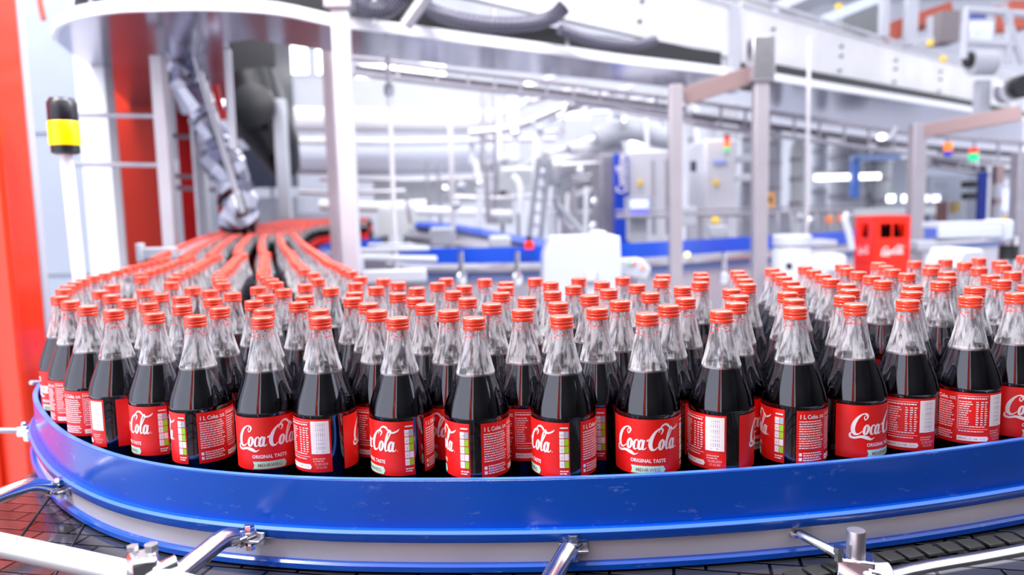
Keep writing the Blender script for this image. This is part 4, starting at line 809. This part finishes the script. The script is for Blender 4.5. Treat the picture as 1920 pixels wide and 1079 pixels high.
# ---------------------------------------------------------------- blue background conveyor
t=thing('background_conveyor','far blue-edged conveyor crossing behind the bottles from the white bars to the crate','conveyor',(0,5.2,.0))
def bgpts(l): return [at(x,y,Y)-Vector((0,5.2,0)) for x,y,Y in l]
bz=at(900,477,5.2).z
path=[(-.95,6.3),(-.88,5.75),(-.7,5.3),(-.35,5.15),(.1,5.1),(.6,5.15),(1.1,5.35),(1.7,5.7),(2.3,6.0),(3.2,6.5),(4.6,7.2)]
P=dense([Vector((x,y-5.2,0)) for x,y in path],6)
bm=bmesh.new(); sweep(bm,P,[(-.02,bz-.055),(-.02,bz+.05),(.01,bz+.05),(.01,bz-.055)]); finish('blue_rail',bm,bluef:=mat('far_blue_rail','#0a48c0',.3,0,.08,4,coat=.2),t)
bm=bmesh.new(); sweep(bm,P,[(-.06,bz-.11),(-.06,bz-.085),(.3,bz-.085),(.3,bz-.11)]); finish('steel_ledge',bm,steel,t)
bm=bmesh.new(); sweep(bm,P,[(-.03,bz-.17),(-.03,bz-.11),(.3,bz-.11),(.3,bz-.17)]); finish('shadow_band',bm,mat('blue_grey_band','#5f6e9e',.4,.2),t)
bm=bmesh.new(); sweep(bm,P,[(.0,bz-.62),(.0,bz-.17),(.4,bz-.17),(.4,bz-.62)]); finish('side_sheet',bm,mat('side_sheet_steel','#b9b6bf',.4,.6,.1,2),t)
for x,y in ((-.6,5.4),(.3,5.25),(1.1,5.5),(2.0,6.0),(3.0,6.5)):
    bm=bmesh.new(); box(bm,(x,y-5.2,(bz-.6)/2),(.07,.07,bz-.6)); finish('leg',bm,steel,t)
for x,Y in ((865,5.05),(970,5.0),(1357,5.3)):
    b=at(x,500,Y)-Vector((0,5.2,0)); bm=bmesh.new(); tube(bm,[b+Vector((0,0,-.1)),b+Vector((0,0,.1))],.02,10); lathe(bm,[(.03,0),(.04,.02),(.04,.06),(.02,.08)],12,b+Vector((0,0,-.12))); finish('rail_support',bm,chrome,t)
# second blue rail sweeping in from the left
t=thing('background_conveyor','narrow blue-edged conveyor curving in from the left behind the first far one','conveyor',(0,6.6,0))
P=dense([at(x,y,Y)-Vector((0,6.6,0)) for x,y,Y in ((782,424,9),(840,428,8.4),(900,438,7.6),(960,450,6.9),(1030,462,6.3))],5); zz=[p.z for p in P]
bm=bmesh.new(); tube(bm,P,.05,4); finish('blue_rail',bm,bluef,t,None,False)
bm=bmesh.new(); tube(bm,[p+Vector((-.1,.15,-.12)) for p in P],.09,4); finish('steel_body',bm,steel,t,None,False)
bm=bmesh.new()
for p in (P[2],P[10],P[18]): box(bm,(p.x,p.y,(p.z-.1)/2),(.06,.06,p.z-.1))
finish('leg',bm,steel,t)
# blue rail below the far bottle bend
pbox('far_guard_rail',596,462,704,478,8.3,.04,bluef,'short blue guard rail under the far bend of bottles','guard rail')
# white boxes on it
for x0,y0,x1,y1,Y,lab in ((805,428,850,462,6.0,'larger white box on the narrow blue-edged conveyor'),(916,444,958,466,5.4,'smaller white box at the right on the narrow blue-edged conveyor')):
    pbox('white_box',x0,y0,x1,y1,Y,.2,white,lab,'box',bevel=.02)
t=thing('red_emergency_button','small red push button with dark top on the far blue rail','button',at(992,458,5.0)); c=t.location.copy()
bm=bmesh.new(); lathe(bm,[(.03,-.03),(.03,.01),(.02,.02),(0,.02)],14); finish('button',bm,redl,t); bm=bmesh.new(); lathe(bm,[(.018,.02),(.018,.05),(0,.05)],12); finish('stem',bm,darkm,t)
# white parallel bars left of centre
for k,(x0,y0,x1,y1,h,Y) in enumerate(((672,470,806,466,9,4.3),(676,484,820,486,12,4.1),(690,459,778,460,6,4.5),(680,520,800,516,26,3.7))):
    beam('white_bar',at(x0,y0,Y),at(x1,y1,Y),.05,h*Y/FP,white,['second from the top of the white bars right of the thick pale post','third white bar, reaching furthest right of the thick pale post','top white bar right of the thick pale post','broad white lowest bar right of the thick pale post'][k],'bar',bev=.012)
pbox('white_upright',670,480,680,528,3.9,.05,white,'short white upright carrying the white bars','post')
pbox('grey_machine_bed',645,478,800,560,6.6,.8,steel_d,'dull steel machine bed behind the white bars','machine')
# white control box
t=thing('control_box','large plain white control box standing in front of the far blue rail','box',at(1092,540,3.4)); c=t.location.copy()
P=[(1036,447),(1163,443),(1168,575),(1018,575),(1020,490),(1022,478)]; bm=bmesh.new()
F3=[bm.verts.new(at(x,y,3.4)-c) for x,y in P]; B3=[bm.verts.new(v.co+Vector((0,.35,0))) for v in F3]
bm.faces.new(F3); bm.faces.new(B3[::-1])
for k in range(6): bm.faces.new((F3[k],F3[(k+1)%6],B3[(k+1)%6],B3[k]))
finish('body',bm,offw,t,None,True,.006)
pbox('latch',1098,508,1118,528,3.38,.03,grey,parent=t)
pbox('pedestal',1070,560,1120,700,3.45,.2,grey,parent=t)
pbox('white_cover',1110,434,1140,448,3.5,.2,white,'white lump-shaped cover on top of the control box','cover',bevel=.02)
t=thing('operator_panel','white tilted operator panel with small coloured buttons right of the control box','panel',at(1192,508,3.6)); c=t.location.copy()
bm=bmesh.new(); P=[(1160,488),(1206,486),(1222,504),(1214,526),(1162,518)]
F3=[bm.verts.new(at(x,y,3.6)-c) for x,y in P]; B3=[bm.verts.new(v.co+Vector((0,.15,0))) for v in F3]; bm.faces.new(F3); bm.faces.new(B3[::-1])
for k in range(5): bm.faces.new((F3[k],F3[(k+1)%5],B3[(k+1)%5],B3[k]))
finish('housing',bm,white,t,None,True,.01)
for x,y,m in ((1182,493,greenl),(1190,494,redl),(1206,502,orange)): pbox('push_button',x-3,y-2,x+3,y+3,3.59,.02,m,parent=t)
bm=bmesh.new(); tube(bm,[at(1190,520,3.68)-c,at(1190,700,3.68)-c],.025,10); finish('stand',bm,steel,t)
# ---------------------------------------------------------------- steel cabinets right of centre
t=thing('filler_cabinet','grey steel machine cabinet with a vertical blue stripe and white lettering','cabinet',at(1205,600,7.8)); c=t.location.copy()
pbox('body',1178,283,1275,560,7.8,1.0,mat('cabinet_grey','#dcdae2',.4,.1,.05,2),parent=t,bevel=.02)
pbox('side_body',1128,290,1156,560,7.9,.9,steel_d,parent=t,bevel=.01)
pbox('blue_stripe',1154,288,1178,545,7.75,.3,blues,parent=t,bevel=.01)
F=Flat(); F.text('Contiflow',0,0,1.0,0,'CENTER',1,.02)
ct=at(1166,325,7.74)-c; k_=.16
o=link('lettering',F.flat('lettering',[],lambda x,y:(-y*k_+ct.x+.05,ct.y,x*k_*.62+ct.z)),lwhite,t)
pbox('yellow_mark',1196,338,1205,348,7.78,.02,yspot,parent=t)
t=thing('touch_screen','white framed touch screen with a blue display on the grey cabinet','screen',at(1200,388,7.0)); pbox('housing',1173,370,1227,406,7.0,.08,white,parent=t); pbox('display',1182,376,1216,391,6.98,.02,screenw,parent=t); pbox('display_band',1182,390,1216,402,6.98,.02,screenm,parent=t)
pbox('white_pedestal',1180,408,1214,452,7.1,.2,white,'white pedestal below the touch screen','pedestal')
t=thing('steel_cabinet','tall pale steel cabinet carrying the signal tower','cabinet',at(1355,600,8.2)); pbox('body',1322,262,1382,560,8.2,.8,MATS['cabinet_grey'],parent=t,bevel=.02); pbox('head',1350,196,1386,262,8.3,.6,grey,parent=t); pbox('blue_label',1338,300,1362,307,8.18,.02,mat('pale_blue_label','#9fb0ee',.5),parent=t); pbox('yellow_mark',1338,338,1348,348,8.18,.02,yspot,parent=t)
def tower(x,y0,cells,Y,w_,label,base=None):
    t=thing('signal_tower',label,'signal light',at(x,y0,Y)); h=0; s=Y/FP
    for nm,m,hh in cells:
        bm=bmesh.new(); lathe(bm,[(w_*s*.5,-h*s),(w_*s*.5,-(h+hh)*s)],14,capb=True,capt=True); finish(nm,bm,m,t); h+=hh
    return t
tower(1363,252,(('cap',darkm,4),('red_lens',redl,8),('orange_lens',orange,12),('green_lens',greenl,8),('stem',steel,8)),8.0,10,'small red, orange and green signal tower on the tall pale cabinet')
tower(1778,268,(('orange_lens',orange,15),('stem',blues,10)),7.2,14,'orange beacon above the glazed machine at right')
tower(1826,278,(('cap',redl,9),('green_lens',greenl,15),('stem',steel,8)),7.2,17,'green signal light with a red cap above the glazed machine')
# hazard notice
t=thing('warning_notice','small orange and black warning notice on the steel columns','sign',at(1443,376,7.6)); pbox('plate',1433,362,1453,391,7.6,.02,orange_p:=mat('notice_orange','#e8a050',.5),parent=t); pbox('mark',1438,368,1448,380,7.59,.01,mat('notice_dark','#7a5a30',.5),parent=t)
# tank
t=thing('steel_tank','horizontal polished steel tank left of the blue stripe','tank',at(1090,300,8)); c=t.location.copy()
A=at(1032,318,9.2)-c; B=at(1150,276,9.6)-c; d=(B-A).normalized(); bm=bmesh.new()
tube(bm,[A-d*.10,A-d*.07,A,B,B+d*.06],[.04,.16,.215,.215,.12],28); finish('shell',bm,steel_t:=mat('tank_steel','#c4c4cc',.25,.45,.1,4),t)
bm=bmesh.new(); tube(bm,[A+Vector((.1,0,-.1)),A+Vector((.1,0,-.7))],.03,8); tube(bm,[B+Vector((-.1,0,-.1)),B+Vector((-.1,0,-1.0))],.03,8); finish('leg',bm,steel_t,t)
pipe([(1120,262),(1150,248),(1190,244),(1225,255),(1260,262)],9.2,.13,white,'thick bright white pipe bend above the steel tank',n=4)
# vertical columns / vessels
for k,(x,y0,y1,w_,Y,m,lab) in enumerate(((1300,195,430,20,9.8,white,'white column right of the first square post'),(1400,225,420,20,9,white,'white column left of the thick square post'),(1450,232,400,26,8.8,white,'tall white vessel right of the thick square post'),(1494,262,420,28,8.8,lgrey,'grey round-topped vessel beside the tall white vessel'),(1535,250,430,26,9.6,offw,'off-white column left of the long lamp'),(1590,262,440,70,10,white,'broad pale panel column behind the long lamp'),(1650,270,440,34,9.8,lgrey,'pale grey column left of the post by the crate'))):
    b=at(x,y1,Y); a=at(x,y0,Y); t=thing('process_vessel' if 'vessel' in lab else 'machine_column',lab,'vessel' if 'vessel' in lab else 'column',(b.x,Y,0)); r=w_*Y/FP/2
    bm=bmesh.new(); lathe(bm,[(r,0),(r,a.z-.1),(r*.7,a.z-.02),(0,a.z)],22,capb=True); finish('shell',bm,m,t)
    bm=bmesh.new()
    for f in (.0,.22,.5):
        zz=a.z-.25-f*1.0; lathe(bm,[(r*1.08,zz),(r*1.08,zz+.05)],22)
    finish('clamp_ring',bm,steel_d,t)
for k,(x0,x1,y0,y1,Y,m) in enumerate(((1408,1420,308,325,7.8,white),(1385,1412,284,297,8,white),(1385,1412,322,338,8,white))):
    pass
for x0,y0,x1,y1,Y,lab in ((1281,388,1306,402,6.6,'upper small white box right of the first square post'),(1281,406,1306,424,6.6,'lower small white box right of the first square post'),(1334,424,1366,444,6.4,'white pair box on the far blue rail below the yellow mark'),(1384,290,1412,304,7,'upper white block left of the thick square post'),(1384,326,1412,340,7,'lower white block left of the thick square post')):
    pbox('white_box',x0,y0,x1,y1,Y,.15,white,lab,'box',bevel=.01)
pbox('dark_socket',1296,302,1306,322,7.4,.05,mat('dark_blue_socket','#4a4a6a',.4),'small dark socket on the frame right of the first square post','socket')
pbox('amber_knob',1336,408,1350,420,6.9,.06,yspot,'small amber knob on the frame right of the first post','knob',bevel=.02)
for x,y,Y in ((1288,478,5.0),): 
    bm=bmesh.new(); lathe(bm,[(0,-.02),(.018,-.015),(.022,0),(.018,.015),(0,.02)],14); o=finish('indicator_lamp',bm,mat('pale_yellow_lamp','#e8e8a0',.3,emit=.8),None,at(x,y,Y)); tag(o,'small pale yellow indicator lamp beside the first square post','lamp')
# guard railing right of centre
for y,lab in ((402,'upper grey guard rail running left and right of the thick square post'),(392,'thin second guard rail just above the long grey one')):
    ptube('guard_rail',[(1155,y+4),(1420,y),(1600,y-8)],[6.9,7.0,7.2],.02 if y==402 else .01,steel_d,lab,'rail')
rg=random.Random(9)
g0=None
for x in range(1290,1600,24):
    if abs(x-1425)<20: continue
    ptube('railing_bar',[(x,400),(x+rg.uniform(-1,1),452)],7.0,.012+.01*rg.random(),steel if x%48 else grey,'slim grey bar of the guard railing behind the far blue rail','bar','railing bars behind the far blue rail',8)
# white plastic container
t=thing('white_canister','white plastic canister with a ribbed lid left of the crate','canister',at(1484,520,4.6)); c=t.location.copy(); r=36*4.6/FP
bm=bmesh.new(); z1=at(1484,462,4.6).z-c.z; z2=at(1484,440,4.6).z-c.z; lathe(bm,[(r,-.2),(r,z1-.03),(r*.85,z1)],28,capb=True,capt=True); finish('body',bm,white,t)
bm=bmesh.new(); lathe(bm,[(r*.8,z1),(r*.98,z1+.01),(r*.98,z2-.01),(r*.9,z2)],28,capb=True,capt=True); finish('lid',bm,white,t)
bm=bmesh.new(); lathe(bm,[(.07,0),(.07,.06),(0,.07)],18,(.11,-.05,z1-.12),mat3=Matrix.Rotation(PI/2,3,'X')); finish('side_disc',bm,offw,t)
pbox('black_plug',1477,494,1486,506,4.3,.03,darkm,'tiny black plug below the white canister','plug')
pbox('steel_cup',1540,478,1590,512,5.2,.2,lgrey,'pale grey metal housing between the canister and the crate','housing',bevel=.03)
pbox('flat_white_tray',1520,452,1570,460,5.4,.3,white,'flat white tray on the blue rail left of the crate','tray')
# crate
t=thing('red_bottle_crate','red plastic bottle crate with dark bottle necks in its hand holes and white lettering','crate',(at(1640,440,5.2).x,5.2,at(1640,497,5.2).z),0)
zb=0; H=at(1640,407,5.2).z-at(1640,497,5.2).z; crx=mat('crate_red','#f4240e',.35,0,.03,3)
ang=.93; W1=.40; W2=.30
def crate(t,H):
    rot=Matrix.Rotation(-.62,3,'Z')
    # two faces: narrow face to the left, long face to the right; corner at the origin
    for nm,ex,Lh in (('end_wall',Vector((-1,0,0)),W2),('long_wall',Vector((0,0,0)),W1)): pass
    e1=(rot@Vector((-1,0,0)))*.0
    dl=Vector((-.03,1,0)); dr=Vector((1,.03,0)); Ll=.27; Lr=.24
    def wall(p,d,Lw,holes,nm):
        ang=math.atan2(d.y,d.x); r3=Matrix.Rotation(ang,3,'Z'); bm=bmesh.new()
        def seg(x0,x1,z0,z1): box(bm,p+r3@Vector(((x0+x1)/2,0,(z0+z1)/2)),(x1-x0,.014,z1-z0),r3)
        seg(0,Lw,0,H*.55); seg(0,Lw,H*.86,H)
        xs=[0]+[v for h in holes for v in h]+[Lw]
        for a,b in zip(xs[::2],xs[1::2]): seg(a,b,H*.55,H*.86)
        seg(-.004,Lw+.004,H*.985,H*1.01); seg(-.003,Lw+.003,-.005,.012)
        finish(nm,bm,crx,t,None,True,.002)
    O=Vector((-.0,0,0))
    wall(O,dl,Ll,[(.08,.19)],'end_wall'); wall(O,dr,Lr,[(.035,.115),(.125,.21)],'long_wall')
    wall(O+dr*Lr,dl,Ll,[],'end_wall'); wall(O+dl*Ll,dr,Lr,[],'long_wall')
    bm=bmesh.new(); c=O+dl*Ll/2+dr*Lr/2; r3=Matrix.Rotation(math.atan2(dr.y,dr.x),3,'Z'); box(bm,c+Vector((0,0,.008)),(Lr,Ll,.012),r3); finish('bottom',bm,crx,t)
    return dl,dr,Ll,Lr
dl,dr,Ll,Lr=crate(t,H)
F=Flat(); logo(F,1,(0,0))
for d,x0,sz,nm in ((dl,.21,.048,0),(dr,.045,.05,1)):
    if d is dl: T_=lambda x,y,d=d:tuple(d*(x0-x*sz)+Vector((-1,-.03,0))*.009+Vector((0,0,y*sz+H*.22)))
    else: T_=lambda x,y,d=d:tuple(d*(x0+x*sz)+Vector((.03,-1,0))*.009+Vector((0,0,y*sz+H*.22)))
    link('crate_lettering',F.flat('crate_lettering',[],T_),lwhite,t)
cr0=t
# bottles in the crate
kk=0
for i in range(2):
    for j in range(3):
        p=cr0.location+dl*(.05+.085*j)+dr*(.075+.09*i); b=thing('crate_bottle','dark cola bottle standing in the red crate, neck seen through its hand holes','bottle',p+Vector((0,0,.018)),0,'bottles in the red crate')
        bm=bmesh.new(); lathe(bm,[(.036,0),(.038,.01),(.038,H*.5),(.02,H*.72),(.013,H*.82)],16,capb=True); finish('body',bm,cola,b)
        bm=bmesh.new(); lathe(bm,[(.0145,H*.82),(.0145,H*.9),(0,H*.9)],16); finish('cap',bm,capm if j else lwhite,b)
t=thing('red_bottle_crate','lower red bottle crate under the lettered one, mostly hidden by bottle caps','crate',cr0.location-Vector((0,0,H*1.02))); crate(t,H)
pbox('crate_support',1600,620,1720,720,5.15,.5,steel_d,'low steel roller table carrying the red crates','table')
ptube('plastic_chute',[(1590,400),(1584,412),(1592,440),(1597,468)],4.5,.02,white,'bent white plastic chute at the left of the crate','chute',n=4)
# glazed machine right
t=thing('glazed_machine','steel framed machine with clear guard panes right of the post by the crate','machine',(at(1790,600,8.6).x,8.6,0)); c=t.location.copy()
for x0,x1 in ((1728,1734),(1846,1862)): pbox('frame_post',x0,300,x1,560,8.6,.08,steel,parent=t)
pbox('header',1728,296,1862,312,8.6,.1,white,parent=t); pbox('pane',1736,312,1834,470,8.62,.01,pane,parent=t)
pbox('blue_stripe',1834,322,1848,560,8.5,.06,mat('navy_stripe','#0c2f96',.4),parent=t); pbox('base',1730,470,1860,560,8.6,.8,steel_d,parent=t)
pbox('inner_machine',1738,330,1835,560,9.6,.5,grey,parent=t)
for x0,y0,x1,y1,m,lab,Y in ((1762,378,1776,440,rust,'pinkish upright block inside the glazed machine',9),(1788,378,1800,400,yspot,'small yellow block inside the glazed machine',9),(1812,340,1832,352,darkm,'upper small black unit beside the blue stripe',8.3),(1812,362,1832,374,darkm,'lower small black unit beside the blue stripe',8.3),(1728,395,1742,420,mat('dark_blue_block','#3a3c68',.4),'dark blue block right of the crate post',7.8),(1872,345,1886,372,white,'upper small white canister right of the blue stripe',7.5),(1872,385,1886,415,white,'lower small white canister right of the blue stripe',7.5),(1892,355,1908,395,screenw,'pale blue screen at the right edge',7.4),(1866,310,1880,500,brown,'brownish frame post right of the glazed machine',8.4),(1890,405,1904,420,yspot,'yellow knob at the right edge below the pale screen',7.2)):
    pbox('machine_unit',x0,y0,x1,y1,Y,.1,m,lab,'machine part')
t=thing('white_shelf','white flat shelf arm reaching in above the caps at right','shelf',at(1820,430,4.2)); pbox('top_board',1764,418,1884,426,4.2,.2,white,parent=t); pbox('side_board',1764,427,1880,444,4.18,.04,offw,parent=t); pbox('end_block',1880,412,1904,452,4.2,.2,offw,parent=t,bevel=.02)
t=thing('rubber_buffer','black rubber cylinder on a steel stem under the white shelf end','buffer',at(1892,470,4.3)); bm=bmesh.new(); tube(bm,[(0,0,-.3),(0,0,.08)],.04,14); finish('stem',bm,steel,t); bm=bmesh.new(); tube(bm,[(0,0,-.05),(0,0,.03)],.05,14); finish('sleeve',bm,darkm,t)
t=thing('white_hood','white wedge-shaped hood rising among the caps at right','hood',at(1820,500,3.2)); c=t.location.copy()
bm=bmesh.new(); P=[(1790,505),(1806,470),(1845,467),(1848,505)]; F3=[bm.verts.new(at(x,y,3.2)-c) for x,y in P]; B3=[bm.verts.new(v.co+Vector((0,.25,0))) for v in F3]; bm.faces.new(F3); bm.faces.new(B3[::-1])
for k in range(4): bm.faces.new((F3[k],F3[(k+1)%4],B3[(k+1)%4],B3[k]))
finish('shell',bm,white,t,None,True,.01)
bm=bmesh.new(); tube(bm,[(0,.12,0),(0,.12,-.6)],.03,10); finish('stand',bm,steel,t)
pbox('white_box',1722,452,1760,472,6.2,.2,white,'white block just right of the crate post','box',bevel=.02)
pbox('blue_portal',1600,298,1612,370,9.2,.1,mat('sky_blue_paint','#5c8ce8',.4),'pale blue upright behind the long horizontal lamp','post')
pbox('blue_portal_beam',1600,290,1690,300,9.2,.1,mat('sky_blue_beam','#9fbcf0',.4),'pale blue crossbar on the upright behind the long lamp','beam')
for x,y in ((1557,412),(1580,410)): pbox('orange_marker',x-6,y-7,x+6,y+7,6.6,.05,mat('orange_marker_paint','#f0905a',.5),'small orange marker on the railing, %s one'%('left' if x<1570 else 'right'),'marker')
pbox('guard_rail_board',1600,392,1755,402,7.6,.05,lgrey,'pale board rail behind the crate','rail')
t=thing('hook_lamp','small bright hooked lamp hanging under the ladder left of the post by the crate','lamp',at(1662,245,7)); c=t.location.copy()
bm=bmesh.new(); tube(bm,[at(1680,238,7)-c,at(1674,252,7)-c,at(1664,262,7)-c],.02,8); finish('hook',bm,white,t); bm=bmesh.new(); lathe(bm,[(0,-.03),(.035,-.02),(.035,.02),(0,.03)],12,at(1653,257,7)-c); finish('bulb',bm,lampm,t)
# ---------------------------------------------------------------- pipework tangle
rq=random.Random(21); GP='steel pipes in the tangle behind the far blue conveyor'
LP=['steel process pipe among the tangle of pipes between the white pipes and the steel tank','bright white process pipe among the tangle between the white pipes and the steel tank']
def tg(pts,Y,r,m,k): ptube('process_pipe',pts,Y,r,m,LP[k],'pipe',GP if k==0 else 'white pipes in the tangle behind the far blue conveyor',10,None,3 if len(pts)>2 else 1)
for pts,Y,r,k in ((((925,160),(930,240),(926,420)),9,.03,0),(((965,165),(968,300)),8.6,.035,1),(((1010,250),(1006,340),(1012,440)),8,.05,1),(((880,250),(960,240),(1060,200),(1130,180)),8.8,.05,0),
    (((940,200),(1000,190),(1060,170),(1100,172)),9.4,.035,0),(((930,215),(975,200),(1000,175)),9,.03,1),(((900,255),(940,262),(1040,262)),9.6,.03,0),(((1060,190),(1150,200),(1230,190)),9,.03,0),
    (((1090,215),(1180,205),(1260,200)),9.5,.025,1),(((1080,170),(1060,200),(1050,260)),8.6,.03,0),(((890,300),(900,360),(896,430)),8.4,.04,1),(((912,310),(916,420)),8.1,.03,0),(((940,320),(985,318),(1020,322)),8.8,.03,1),
    (((850,370),(930,372),(1010,368)),9,.03,0),(((1040,370),(1060,420),(1095,440)),7.2,.03,0),(((1050,390),(1048,440)),7.4,.02,1),(((1075,350),(1078,440)),7.8,.025,0),(((1100,350),(1098,440)),7.8,.025,1),(((1118,352),(1120,440)),7.9,.02,0),
    (((960,330),(975,350),(975,400)),8.5,.04,1),(((780,395),(860,398),(960,402)),9,.05,1),(((600,385),(700,388),(800,384)),9.8,.07,1),(((560,360),(640,362),(760,358)),10,.03,0),(((760,360),(770,420)),9.2,.02,0),(((800,300),(802,400)),9,.015,0),(((822,310),(826,420)),9.4,.02,0),
    (((1130,190),(1180,230),(1200,236)),9.6,.03,1),(((1210,200),(1214,280)),9,.025,1),(((1240,205),(1243,282)),9.2,.02,0),(((1306,200),(1308,300)),9.4,.03,1),(((1330,205),(1332,262)),9,.02,0),(((1225,300),(1226,440)),7.5,.02,0),(((1250,300),(1252,440)),7.5,.02,0)):
    tg(pts,Y,r,steel if k==0 else bright,k)
for q in range(46):
    x=rq.uniform(885,1258); y=rq.uniform(165,400); Y=rq.uniform(8.2,11.5); k=int(rq.random()<.4); r=rq.uniform(.015,.045)
    if 1150<x<1185 and y>270: continue
    t_=rq.random()
    if t_<.45: pts=((x,y),(x+rq.uniform(-3,3),y+rq.uniform(50,150)))
    elif t_<.75: pts=((x,y),(x+rq.uniform(50,130),y+rq.uniform(-14,8)))
    else: pts=((x,y),(x+rq.uniform(30,80),y-rq.uniform(20,45)),(x+rq.uniform(90,140),y-rq.uniform(30,55)))
    if max(p[0] for p in pts)>1262: continue
    tg(pts,Y,r,steel_d if (k==0 and q%2) else (steel if k==0 else bright),k)
# slanted white ladder
t=thing('white_step_ladder','white step ladder leaning among the pipes left of the control box','ladder',at(1000,460,6.8)); c=t.location.copy()
for a_,b_ in (((1010,296),(990,460)),((1030,300),(1012,462))):
    bm=bmesh.new(); tube(bm,[at(*a_,6.8)-c,at(*b_,6.8)-c],.025,8); finish('side_rail',bm,white,t)
for k in range(7):
    f=k/7+.05; bm=bmesh.new(); tube(bm,[at(1010-20*f,296+164*f,6.8)-c,at(1030-18*f,300+162*f,6.8)-c],.014,6); finish('rung',bm,offw,t)
ptube('slanted_strut',[(1045,385),(1100,445)],6.5,.03,white,'pale slanted strut left of the blue stripe','strut')
# bright small fittings: lids, valves (countable, blurred)
k=0
for x,y,r_,Y in ((946,300,9,8),(965,250,10,8.5),(1012,243,9,7.9),(1088,320,8,7.5),(1065,275,7,8),(1112,425,9,7),(1128,440,8,6.8),(900,345,8,8.2),(865,350,10,8.6),(835,355,8,8.6),(1000,232,6,8),(1115,378,8,7.4),(856,385,10,8),(832,440,9,7),(1500,408,9,6.6),(1516,412,9,6.6),(1158,215,8,9),(1170,228,8,9)):
    bm=bmesh.new(); R0=r_*Y/FP; lathe(bm,[(0,-R0),(R0*.7,-R0*.7),(R0,0),(R0*.7,R0*.7),(0,R0)],14); o=finish('valve_head',bm,chrome if k%2 else white,None,at(x,y,Y)); tag(o,'small round %s valve head glinting among the blurred pipework'%('steel' if k%2 else 'white'),'valve','%s valve heads'%('steel' if k%2 else 'white')); k+=1
# box machines behind
for x0,y0,x1,y1,Y,m,lab in ((920,360,962,420,9.4,white,'white cabinet with a dark slot behind the pipes left of the ladder'),(560,400,650,425,15.5,white,'long low white machine cover beyond the far bend of bottles'),(455,372,560,425,16,white,'white machine housing left of the pinkish post'),(470,418,600,436,14.6,steel_d,'dark low steel bed just beyond the lanes'),(708,395,800,440,9.6,lgrey,'pale grey machine bed right of the thin rod with a collar'),(700,340,900,380,11.5,lgrey,'long pale grey machine far behind the thin rods'),(1040,340,1120,440,9.8,grey,'grey frame block under the steel tank'),(1385,345,1412,440,11.2,grey,'grey machine block left of the warning notice'),(1440,400,1600,440,9.2,grey,'low grey machine block behind the railing right of centre'),(930,300,1010,360,10.5,lgrey,'pale grey block behind the ladder'),(1620,300,1720,460,11,offw,'off-white machine housing behind the crate post'),(440,430,470,445,14.2,white,'small white block at the far left end of the lanes')):
    pbox('machine_block',x0,y0,x1,y1,Y,.5,m,lab,'machine')
pbox('dark_slot',936,358,950,366,9.3,.03,darkm,'small dark slot on the white cabinet left of the ladder','slot')
# ---------------------------------------------------------------- behind the camera: unseen blocks added for the bottles and the rail to mirror
bm=bmesh.new(); box(bm,(3.3,-3.2,1.75),(8.0,.5,7.5)); single('unseen_dark_housing',bm,darkm,'unseen dark housing added far behind the photographer to blacken reflections on the right','machine',bevel=.02)
bm=bmesh.new(); box(bm,(3.4,-.3,1.3),(.4,4.2,2.6)); single('unseen_dark_housing',bm,darkm,'unseen dark housing added beyond the right end of the belt to darken reflections','machine',bevel=.02)
bm=bmesh.new(); box(bm,(-1.5,-3.3,3),(.66,.3,10)); single('unseen_red_pillar',bm,redm,'unseen red pillar added behind the photographer for a red streak in the bottles','pillar',bevel=.01)
